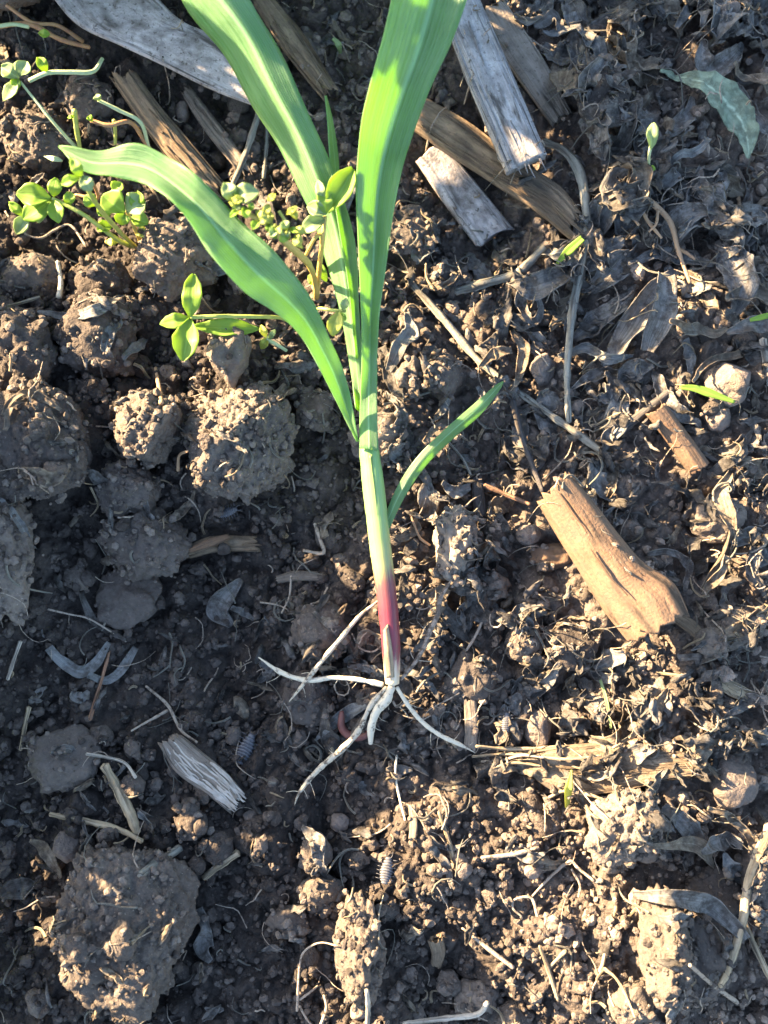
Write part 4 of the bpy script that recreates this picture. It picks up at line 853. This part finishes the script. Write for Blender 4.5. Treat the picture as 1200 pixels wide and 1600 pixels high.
mleaf([(508, 150), (512, 190), (515, 240), (521, 300), (532, 370), (545, 450), (556, 560)], [(510, 150), (520, 190), (528, 240), (533, 300), (545, 370), (556, 450), (564, 560)],
      [5.3, 4.9, 4.5, 4.1, 3.6, 3.2, 2.9], zl=.12, zr=-.1, fold=[.3, .6, .8], n=60, seed=5)
part('sheath', raw_mesh('sheath', *blade([(577, 712), (584, 760), (591, 820), (597, 870), (601, 905)], [(592, 702), (600, 770), (607, 830), (613, 880), (616, 908)], [2.78, 2.66, 2.5, 2.32, 2.2], zr=-.24, n=40, nW=9, cup=-.15, wave=.05, thick=.03)), 'sheath', mz)
part('sheath_scale', raw_mesh('sheath_scale', *blade([(599, 985), (600, 1015), (603, 1060)], [(606, 975), (612, 1010), (616, 1058)], [ZB+.47, ZB+.38, ZB+.17], n=20, nW=7, fold=-.3, wave=.05, thick=.03)), 'straw', mz)
RT = [([(598, 1070), (560, 1062), (520, 1059), (480, 1063), (440, 1051), (404, 1027)], (11, 9, 8, 9, 9, 8), 'root_clean', [1.3, 1.25, 1.2, 1.1, 1.0, .95]),
      ([(590, 940), (562, 962), (530, 1000), (505, 1030), (483, 1058), (452, 1096)], (5, 7, 8, 8, 8, 6), 'root', [1.6, 1.45, 1.35, 1.25, 1.2, .7]),
      ([(604, 1074), (578, 1105), (560, 1142), (535, 1170), (500, 1200), (470, 1235), (460, 1258)], (9, 11, 10, 12, 10, 8, 6), 'root', [1.35, 1.2, 1.05, .95, .85, .7, .5]),
      ([(613, 1072), (604, 1092), (588, 1112), (580, 1138), (579, 1162)], (16, 15, 15, 13, 9), 'root_clean', [1.4, 1.35, 1.2, 1.05, .85]),
      ([(620, 1074), (640, 1105), (662, 1130), (690, 1150), (720, 1164), (742, 1176)], (8, 9, 9, 9, 7, 4), 'root_clean', [1.4, 1.3, 1.2, 1.1, 1.0, .8]),
      ([(626, 1062), (645, 1040), (662, 1012), (672, 985), (684, 960), (688, 935), (706, 905)], (6, 8, 9, 9, 9, 10, 12), 'root_old', [1.4, 1.35, 1.3, 1.3, 1.3, 1.3, 1.4]),
      ([(614, 1096), (620, 1104), (632, 1098), (645, 1088)], (5, 5, 4, 3), 'root_old', [1.2, 1.1, 1.0, .9])]
for pts, wp, mat, z in RT:
    zz = lerp1(z, len(pts)); q = []
    for (a, b_), h in zip(pts, zz):
        s_ = at(a, b_)[2]; q.append(P(a, b_, max(h, s_+.08) if s_ < 2.2 else h))
    ro = part('root', tube_mesh('root', q, [x*.0082 for x in wp[:-1]]+[.07 if wp[0] == 16 else .012], 90, 10, jitter=.3, seed=len(pts)+wp[0], uvlen=True), mat, mz)
    cq = spline(q, 60)
    for j in range(4):   # fine side roots
        i = rng.integers(6, 56); p0 = cq[i]; t_ = cq[i+2]-cq[i-2]; t_ /= np.linalg.norm(t_)+1e-9; sd = rng.choice([-1, 1]); nrm = np.array((-t_[1], t_[0], 0))*sd; L_ = rng.uniform(.2, .7)
        hp = [p0, p0+nrm*L_*.4+t_*L_*.2+np.array((0, 0, -.04)), p0+nrm*L_*.8+t_*L_*rng.uniform(.2, .7)+np.array((0, 0, -.14))]
        h_ = link('side_root', tube_mesh('side_root', hp, [.014, .010, .005], 12, 5, jitter=.3, uvlen=True), MAT['root']); h_.parent = ro

# ------------------------------------------------------------------ small weeds
def weed(name, label, base, stems, leaves, cat='weed', group=None):
    r = thing(name, label, cat, group, base)
    for pts, wp, mat in stems: part('stem', tube_mesh('stem', [P(*q) for q in pts], [x*.01 for x in wp], 8*len(pts), 7, jitter=.1, uvlen=True), mat, r)
    for k, (b0, tip, wd, z0, z1, mat) in enumerate(leaves):
        b0 = np.array(b0, float); tip = np.array(tip, float); mid = b0*.45+tip*.55
        L, R = edges([b0, mid*.6+b0*.4, mid, tip*.75+mid*.25, tip], (wd*.08, wd*.75, wd, wd*.8, wd*.12)); v, f, uv = blade(L, R, [z0, (z0+z1)/2+.18, z1], n=22, nW=9, fold=rng.uniform(.1, .5), cup=rng.uniform(-.1, .5), wave=.14, wl=.5, thick=.018, seed=k)
        part('leaflet', raw_mesh('leaflet', v, f, uv), mat, r)
    return r
weed('clover_plant', 'bright green clover clump at the left, under the lowest maize leaf', at(205, 385), [
    ([(82, 310, 2.6), (130, 335, 2.4), (180, 372, 1.5), (205, 385, .7)], (6, 7, 8), 'green_stem'), ([(128, 275, 6.7), (148, 315, 5.4), (185, 360, 2.2), (212, 386, .7)], (6, 7, 7), 'green_stem'),
    ([(198, 330, 2.4), (212, 360, 1.6), (222, 384, .7)], (5, 7), 'amber_stem'), ([(215, 325, 2.3), (222, 355, 1.6), (230, 380, .7)], (5, 6), 'amber_stem'), ([(165, 378, 1.2), (190, 378, 1.0), (215, 388, .7)], (6, 6), 'amber_stem'),
    ([(145, 285, 2.2), (152, 310, 1.6), (118, 305, 1.4), (140, 325, 1.0)], (5, 5), 'red_stem')],
    [((80, 310), (26, 302), 38, 2.6, 2.8, 'clover'), ((80, 312), (36, 342), 36, 2.55, 2.4, 'clover'), ((82, 306), (88, 278), 24, 2.6, 2.9, 'clover'), ((83, 313), (93, 348), 27, 2.6, 2.5, 'clover'),
     ((128, 276), (112, 248), 20, 6.75, 7.0, 'clover'), ((128, 276), (143, 298), 24, 6.75, 6.7, 'weed_grey'), ((126, 278), (96, 288), 18, 6.75, 6.7, 'clover'), ((195, 332), (160, 305), 44, 2.4, 2.7, 'clover'), ((197, 330), (226, 312), 40, 2.4, 2.6, 'weed_grey'),
     ((194, 334), (190, 352), 26, 2.4, 2.1, 'clover'), ((190, 285), (178, 300), 24, 2.3, 2.1, 'clover'), ((40, 338), (14, 318), 16, 2.0, 2.3, 'clover'), ((42, 338), (26, 366), 24, 2.0, 1.5, 'weed_grey'), ((184, 378), (166, 378), 14, 1.2, 1.2, 'bud'), ((64, 330), (60, 348), 22, 2.3, 2.1, 'weed_grey'), ((205, 340), (232, 348), 26, 2.0, 1.9, 'clover'), ((150, 322), (132, 306), 24, 2.2, 2.5, 'clover'), ((152, 325), (172, 336), 22, 2.1, 2.2, 'clover'), ((110, 322), (108, 300), 20, 2.4, 2.7, 'clover'), ((215, 330), (214, 300), 26, 2.3, 2.7, 'clover'), ((212, 366), (238, 362), 18, 1.5, 1.6, 'bud'), ((176, 352), (152, 360), 20, 1.8, 1.7, 'clover')])
weed('sprawling_weed', 'sprawling pale weed with long thin stems in the top left', at(120, 235), [
    ([(32, 128, 2.6), (70, 175, 2.4), (100, 210, 2.0), (124, 236, 1.5)], (4, 5, 6), 'pale_green'), ([(116, 172, 2.8), (120, 205, 2.2), (126, 238, 1.5)], (8, 8, 6), 'green_stem'),
    ([(46, 126, 2.5), (75, 114, 2.6), (110, 113, 2.5), (145, 112, 2.3), (160, 92, 2.0)], (7, 7, 7, 6), 'pale_green'), ([(-8, 42, 2.2), (45, 38, 2.2), (95, 62, 2.0), (140, 74, 1.6)], (7, 8, 7), 'red_stem'),
    ([(10, 8, 2.3), (50, 35, 2.2), (90, 40, 2.0), (130, 65, 1.5)], (6, 6, 6), 'red_stem'), ([(-8, 42, 2.3), (20, 38, 2.3), (45, 42, 2.2)], (6, 6), 'pale_green'),
    ([(153, 156, 2.6), (185, 172, 2.5), (220, 192, 2.2), (232, 230, 1.4)], (5, 6, 6), 'pale_green'), ([(142, 188, 2.4), (170, 196, 2.4), (205, 192, 2.2), (232, 232, 1.4)], (7, 7, 6), 'red_stem'), ([(178, 188, 2.2), (180, 205, 1.8), (180, 225, 1.4)], (6, 5), 'green_stem')],
    [((30, 122), (2, 105), 28, 2.6, 2.8, 'weed_grey'), ((30, 120), (42, 96), 30, 2.6, 3.0, 'weed_grey'), ((28, 124), (6, 158), 24, 2.6, 2.4, 'weed_grey'), ((28, 122), (22, 138), 18, 2.6, 2.5, 'clover'),
     ((74, 112), (60, 90), 18, 2.6, 3.0, 'clover'), ((60, 52), (78, 54), 14, 2.3, 2.3, 'clover'), ((155, 158), (150, 148), 14, 2.6, 2.8, 'weed_grey'), ((145, 190), (138, 182), 10, 2.4, 2.6, 'clover'), ((116, 182), (106, 184), 8, 2.7, 2.8, 'clover'), ((70, 245), (98, 252), 8, 2.0, 2.0, 'pale_green')])
buds = []
r_ = np.random.default_rng(5)
for q in range(36):
    s = r_.random(); cx, cy = 365+112*s+r_.normal()*8, 318+52*s+r_.normal()*11; an = r_.uniform(0, 6.28); ln = r_.uniform(13, 22)
    buds.append(((cx, cy), (cx+math.cos(an)*ln, cy+math.sin(an)*ln), r_.uniform(10, 16), 6.5, 6.5+r_.uniform(-.1, .25), r_.choice(['bud', 'clover', 'weed_grey'], p=[.6, .3, .1])))
weed('budding_weed', 'yellow-green budding weed between the two left maize leaves', at(495, 462), [
    ([(366, 330, 6.4), (410, 345, 6.4), (450, 382, 5.8), (482, 412, 4.4), (492, 440, 2.6), (494, 465, 1.0)], (5, 6, 8, 10, 9), 'amber_stem'), ([(508, 338, 4.5), (504, 375, 4.2), (499, 420, 3.0), (495, 465, 1.0)], (6, 7, 8), 'amber_stem'),
    ([(440, 378, 5.9), (446, 350, 6.3), (436, 330, 6.5)], (5, 4), 'green_stem'), ([(500, 365, 4.3), (490, 375, 4.3), (478, 398, 3.6)], (5, 5), 'amber_stem')],
    buds+[((366, 314), (352, 286), 26, 6.5, 6.7, 'weed_grey'), ((362, 306), (404, 300), 32, 6.5, 6.7, 'weed_grey'), ((512, 332), (552, 264), 40, 4.6, 5.2, 'clover'), ((510, 335), (480, 322), 24, 4.6, 4.7, 'weed_grey'), ((509, 335), (506, 296), 28, 4.6, 4.9, 'clover'),
          ((508, 340), (470, 362), 26, 4.5, 4.4, 'weed_grey'), ((506, 318), (496, 282), 16, 4.7, 5.0, 'weed_grey'), ((495, 445), (482, 430), 16, 2.0, 2.3, 'clover'), ((497, 410), (510, 440), 14, 2.5, 2.0, 'clover')])
weed('trefoil_weed', 'single three-leaflet weed leaf stretched out below the lowest maize leaf', at(430, 500), [
    ([(298, 496, 2.9), (350, 494, 2.8), (400, 495, 2.5), (432, 496, 1.8), (450, 500, 1.0)], (6, 6, 6), 'green_stem')],
    [((297, 497), (303, 428), 34, 2.9, 3.4, 'clover'), ((298, 498), (286, 564), 42, 2.9, 3.1, 'clover'), ((297, 497), (250, 506), 26, 2.9, 3.0, 'clover'), ((300, 510), (405, 514), 28, 2.7, 2.3, 'clover')])
weed('bud_sprig', 'small yellow bud sprig in front of the maize leaves', P(528, 500, 3.0), [([(540, 486, 3.75), (520, 485, 3.7), (500, 482, 3.3), (492, 486, 2.6)], (5, 5), 'green_stem')],
     [((530, 486), (518, 524), 26, 3.8, 3.75, 'bud'), ((536, 486), (541, 466), 14, 3.8, 4.0, 'weed_grey'), ((532, 490), (540, 500), 10, 3.8, 3.8, 'clover')])
weed('withered_sprig', 'pale withered flower scrap below the lowest maize leaf', at(418, 530), [([(410, 515, 1.9), (418, 530, 1.7), (432, 538, 1.5), (448, 548, 1.3)], (6, 6, 5), 'pale_green')],
     [((416, 528), (408, 508), 12, 1.8, 2.0, 'bud'), ((418, 530), (408, 545), 14, 1.7, 1.5, 'bud'), ((420, 530), (430, 515), 9, 1.7, 1.9, 'weed_grey')])
def green_blade(label, pts, wp, z, mat='clover', name='grass_blade'):
    L, R = edges(pts, wp); v, f, uv = blade(L, R, z, n=26, nW=7, fold=.3, thick=.025); o = link(name, raw_mesh(name, v, f, uv), MAT[mat]); place(o, v[0]); tag(o, label, 'grass')
za = lambda px, py, u=.3: at(px, py, u)[2]
weed('green_sprout', 'tiny green sprout with one upright leaf among grey leaves', at(1014, 262), [([(1014, 264, za(1014, 262, .1)), (1014, 245, za(1014, 262, .5)), (1017, 228, za(1014, 262, .8))], (4, 5), 'pale_green')],
     [((1017, 234), (1020, 192), 20, za(1014, 262, .8), za(1014, 262, 1.3), 'weed_grey'), ((1014, 262), (1024, 264), 10, za(1014, 262, .2), za(1014, 262, .3), 'clover')])
green_blade('short green grass blade left of the long dead stem', [(870, 412), (888, 392), (910, 372)], (5, 14, 10), [za(870, 410, .2), za(890, 390, .4), za(908, 374, .7)])
green_blade('green grass blade tip over the pinkish stone', [(1062, 605), (1090, 608), (1148, 628)], (6, 14, 5), [za(1062, 605, .6), za(1090, 608, .7), za(1110, 618, 1.0)])
green_blade('yellowish grass tip sticking up below the flat wood strip', [(886, 1262), (888, 1235), (893, 1203)], (6, 13, 2), [za(886, 1262, .1), za(888, 1240, .4), za(892, 1210, .8)], 'bud')
green_blade('thin green grass shred hanging right of the rough dark clod', [(938, 1062), (948, 1095), (955, 1138)], (4, 5, 3), [za(938, 1062, .3), za(948, 1095, .3), za(955, 1138, .3)], 'weed_grey')
green_blade('small green blade at the right edge', [(1172, 500), (1188, 496), (1204, 492)], (5, 9, 8), [za(1172, 500, .3), za(1188, 496, .4), za(1200, 495, .5)])
green_blade('short green blade beside the rising stalk piece', [(520, 60), (528, 68), (532, 84)], (5, 10, 4), [za(520, 60, .3), za(528, 68, .4), za(532, 84, .3)], 'weed_grey')

# ------------------------------------------------------------------ woodlice and worm
def louse(label, px, py, ang, ln, up=.12):
    c = at(px, py, up); r = thing('woodlouse', label, 'woodlouse', 'woodlice', c); r.rotation_euler = (0, 0, math.radians(ang)); L = ln*.02; W = L*.26
    for k in range(10):
        s = (k+.5)/10; x = (s-.5)*L; hw = W*math.sin(math.pi*(.08+.86*s))**.6; v, f = ico(2); v = v.copy()
        v[:, 2] = np.maximum(v[:, 2], -.15); v = v*np.array((L*.075, hw, hw*.62))+np.array((x, 0, 0)); v[:, 0] += -np.abs(v[:, 1])**2/W*.25
        o = link('shell_plate', raw_mesh('shell_plate', v, f), MAT['woodlouse'], r)
    for sg in (-1, 1):
        link('antenna', tube_mesh('antenna', [(L*.45, sg*W*.2, 0), (L*.6, sg*W*.5, .03), (L*.72, sg*W*.4, .0)], [.012, .006], 10, 5), MAT['woodlouse_dark'], r)
        for k in range(6):
            x = (k/5-.45)*L*.75; link('leg', tube_mesh('leg', [(x, sg*W*.7, 0), (x+.01, sg*W*1.25, .02), (x, sg*W*1.45, -.06)], [.012, .006], 6, 4), MAT['woodlouse_dark'], r)
louse('bluish woodlouse right of the bleached stalk scrap', 384, 1170, 65, 48)
louse('pale grey woodlouse at the rim of the lit soil', 604, 1360, 80, 38, .2)
louse('dark woodlouse right of the largest lit clod base', 356, 800, 20, 30)
louse('blue-grey woodlouse above the flat wood strip', 791, 1130, 85, 30)
strand('earthworm', 'reddish earthworm loop showing behind the white roots', 'worm', 'worm', [(534, 1112), (534, 1136), (548, 1150), (568, 1150), (580, 1140)], (7, 12, 13, 12, 8), .1, jitter=.05, sides=10)

# ------------------------------------------------------------------ unseen clods and weeds added up-sun to cast the shade
def uvp(u, v): return u*math.cos(SUN_AZ)*-1+v*math.sin(SUN_AZ), -u*math.sin(SUN_AZ)-v*math.cos(SUN_AZ)
def far_ground(x, y): return float(bil(HG, gx, gy, np.array([x]), np.array([y]))[0])
def shade_clod(u, v, r, h, seed, label):  # added out of view, height set by how far its shadow must reach
    x, y = uvp(u, v); V, F = lump(5, seed, 1.0, 7, 1.0, r); V = V/np.abs(V).max(0)*np.array((r, r*.9, h)); o = link('soil_clod', raw_mesh('soil_clod', V, F), MAT['clod'])
    o.location = np.array((x, y, far_ground(x, y)+h*.6))*CM; tag(o, label, 'clod', 'shade clods added out of frame')
def shade_weed(u, v, h, nl, seed, label, spread=2.2, size=1.5):  # added out of view so its leaves throw dappled shade
    x, y = uvp(u, v); r = np.random.default_rng(seed); z = far_ground(x, y); t = thing('broadleaf_shade_weed', label, 'weed', 'shade weeds added out of frame', (x, y, z))
    link('stem', tube_mesh('stem', [(0, 0, -.3), (.2, .1, h*.4), (-.1, .2, h*.75), (.1, 0, h)], [.2, .16, .07], 24, 8), MAT['green_stem'], t)
    for k in range(nl):
        a = k*2.4+r.normal()*.3; zz = h*(.2+.8*(k+.5)/nl); L = size*r.uniform(1.3, 2.2); s = np.linspace(0, 1, 9); q = np.linspace(-1, 1, 5); el = r.uniform(-.3, .9)
        wd = L*.36*np.sin(math.pi*np.clip(s*.94+.03, 0, 1))**.75; rr = spread*.2+s*L
        g = np.array([(rr[i]*math.cos(el), p*wd[i], rr[i]*math.sin(el)-.35*L*s[i]**2+.25*abs(p)*wd[i]) for i in range(9) for p in q]); R = np.array(((math.cos(a), -math.sin(a), 0), (math.sin(a), math.cos(a), 0), (0, 0, 1)))
        g = g@R.T+np.array((0, 0, zz)); uv = np.array([(p, rr[i]) for i in range(9) for p in q]); V, F, U = sheet(g, uv, 9, 5, .03); link('leaf', raw_mesh('leaf', V, F, U), MAT['clover'], t)
SHADE_CLODS = [  # u, v, half width, half height
    (-13.5, -12.3, 2.2, 4.0), (-13.8, -8.8, 2.8, 4.7), (-15.0, -4.8, 2.8, 4.6), (-17.8, -.4, 2.4, 2.4), (-19.5, 9.5, 2.6, 3.2), (-17.5, 13.4, 2.6, 3.6), (-12.5, 16.6, 2.3, 2.6)]
for k, q in enumerate(SHADE_CLODS): shade_clod(*q, 500+k, 'large plough clod added outside the frame to cast shade, number %s from below' % ['one', 'two', 'three', 'four', 'five', 'six', 'seven'][k])
SHADE_WEEDS = [(-15.5, -10.5, 5.8, 20), (-16.5, -6.5, 8.0, 26), (-16.5, -5.2, 6.5, 20), (-11, -13.2, 4.6, 22), (-9, -16.5, 2.4, 16), (-8, -19.5, 5, 20), (-21.5, 9.3, 8.8, 24), (-17.6, 12.2, 13, 36), (-12.8, 15.0, 10, 34), (-8.2, 18.2, 7.5, 26), (-15.0, 14.0, 9, 30)]
for k, q in enumerate(SHADE_WEEDS): shade_weed(*q, 600+k, 'broadleaf weed added outside the frame to cast shade, ' + ['left middle', 'left tallest', 'left upper', 'lower left', 'bottom left', 'far bottom left', 'fourth', 'fifth', 'sixth', 'topmost', 'seventh'][k])

# ------------------------------------------------------------------ fine grains, flakes and fibres too many to count
v, f = scatter(2600, lambda r, n: .045+.12*r.random(n)**2.2, proto_lumps(1, 12, 360), .15, lambda X, Y: np.ones(len(X)), 34, on=True)
tag(link('clod_crumbs', raw_mesh('clod_crumbs', v, f, smooth=False), MAT['clod_crumb']), 'dry crumbs stuck to the soil clods', 'soil', kind='stuff')
v, f = scatter(9500, lambda r, n: .04+.06*r.random(n)**1.6, proto_lumps(1, 12, 400), .3, dens_bare, 32)
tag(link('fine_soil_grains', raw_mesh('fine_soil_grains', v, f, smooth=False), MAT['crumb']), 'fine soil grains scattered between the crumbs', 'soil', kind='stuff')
def fibres(n, seed, lr, rr, dens, curlk=.8):
    r = np.random.default_rng(seed); V, F, U, base = [], [], [], 0
    while n > 0:
        x, y = r.uniform(-13.5, 13.5), r.uniform(-17.5, 17.5)
        if r.random() > dens(np.array([x]), np.array([y]))[0]: continue
        if kept(np.array([x]), np.array([y]))[0][0] and r.random() > .25: continue
        n -= 1; a = r.uniform(0, 6.28); L = lr[0]+(lr[1]-lr[0])*r.random()**2; bend = r.normal()*curlk; pts = []; z0 = r.uniform(.02, .12)
        for j in range(5): pts.append((x, y, float(S(x, y))+z0+.04*r.random())); x += math.cos(a)*L/4; y += math.sin(a)*L/4; a += bend*.5+r.normal()*.3
        pts = np.array(pts); pts[1:-1, 2] = np.maximum(pts[1:-1, 2], .5*(pts[:-2, 2]+pts[2:, 2])-.05); rd = rr[0]+(rr[1]-rr[0])*r.random()**2
        v, f, uv = tube(pts, [rd, rd, rd*.5], 8, 4, uvlen=True); f = f[:-8]; v = v[:-2]; uv = uv[:-2]
        V.append(v); F.append(f+base); U.append(uv); base += len(v)
    return np.vstack(V), np.vstack(F), np.vstack(U)
dl = lambda X, Y: np.clip(1.25-dens_bare(X, Y), .25, 1)
for nm, n, sd, lr, rr, mat, lab in [('pale_root_fibres', 560, 51, (.3, 1.5), (.012, .03), 'root_pale', 'fine pale root hairs strewn over the soil'), ('brown_fibres', 600, 52, (.3, 1.6), (.014, .04), 'straw_grey', 'fine grey-brown plant fibres strewn over the soil'), ('straw_shreds', 330, 53, (.25, 1.0), (.02, .05), 'straw', 'short straw shreds strewn over the soil')]:
    v, f, uv = fibres(n, sd, lr, rr, dl); tag(link(nm, raw_mesh(nm, v, f, uv), MAT[mat]), lab, 'plant debris', kind='stuff')
def flakes(n, seed, dens):
    r = np.random.default_rng(seed); V, F, U, base = [], [], [], 0
    while n > 0:
        x, y = r.uniform(-13.5, 13.5), r.uniform(-17.5, 17.5)
        if r.random() > dens(np.array([x]), np.array([y]))[0]**1.5: continue
        if kept(np.array([x]), np.array([y]))[0][0] and True: continue
        n -= 1; L = r.uniform(.12, .45); W = L*r.uniform(.12, .4); a = r.uniform(0, 6.28); cu = r.uniform(-2, 2); tl = r.normal()*.35; tl2 = r.normal()*.5
        s = np.linspace(-1, 1, 6); u = np.linspace(-1, 1, 4); g = np.array([(q*L, p*W*math.sqrt(max(.06, 1-q*q))*(1+.4*r.normal()), cu*.35*L*q*q+W*.6*cu*p*p*.5+.06*r.normal()) for q in s for p in u])
        g[:, 2] += tl*g[:, 0]+tl2*g[:, 1]; R = np.array(((math.cos(a), -math.sin(a), 0), (math.sin(a), math.cos(a), 0), (0, 0, 1))); g = g@R.T+np.array((x, y, 0)); g[:, 2] += float(S(x, y))+.05-g[:, 2].min()*.6
        uv = np.array([(p, q*L) for q in s for p in u]); v, f, uv = sheet(g, uv, 6, 4, .02); V.append(v); F.append(f+base); U.append(uv); base += len(v)
    return np.vstack(V), np.vstack(F), np.vstack(U)
for nm, n, sd, mat, lab in [('grey_leaf_flakes', 420, 61, 'dead_grey', 'small grey dead leaf flakes littering the soil'), ('tan_leaf_flakes', 200, 62, 'dead_tan', 'small tan dead leaf flakes littering the soil'), ('dark_leaf_flakes', 380, 63, 'dead_dark', 'small dark dead leaf flakes littering the soil')]:
    v, f, uv = flakes(n, sd, dl); tag(link(nm, raw_mesh(nm, v, f, uv), MAT[mat]), lab, 'plant debris', kind='stuff')
resolve()
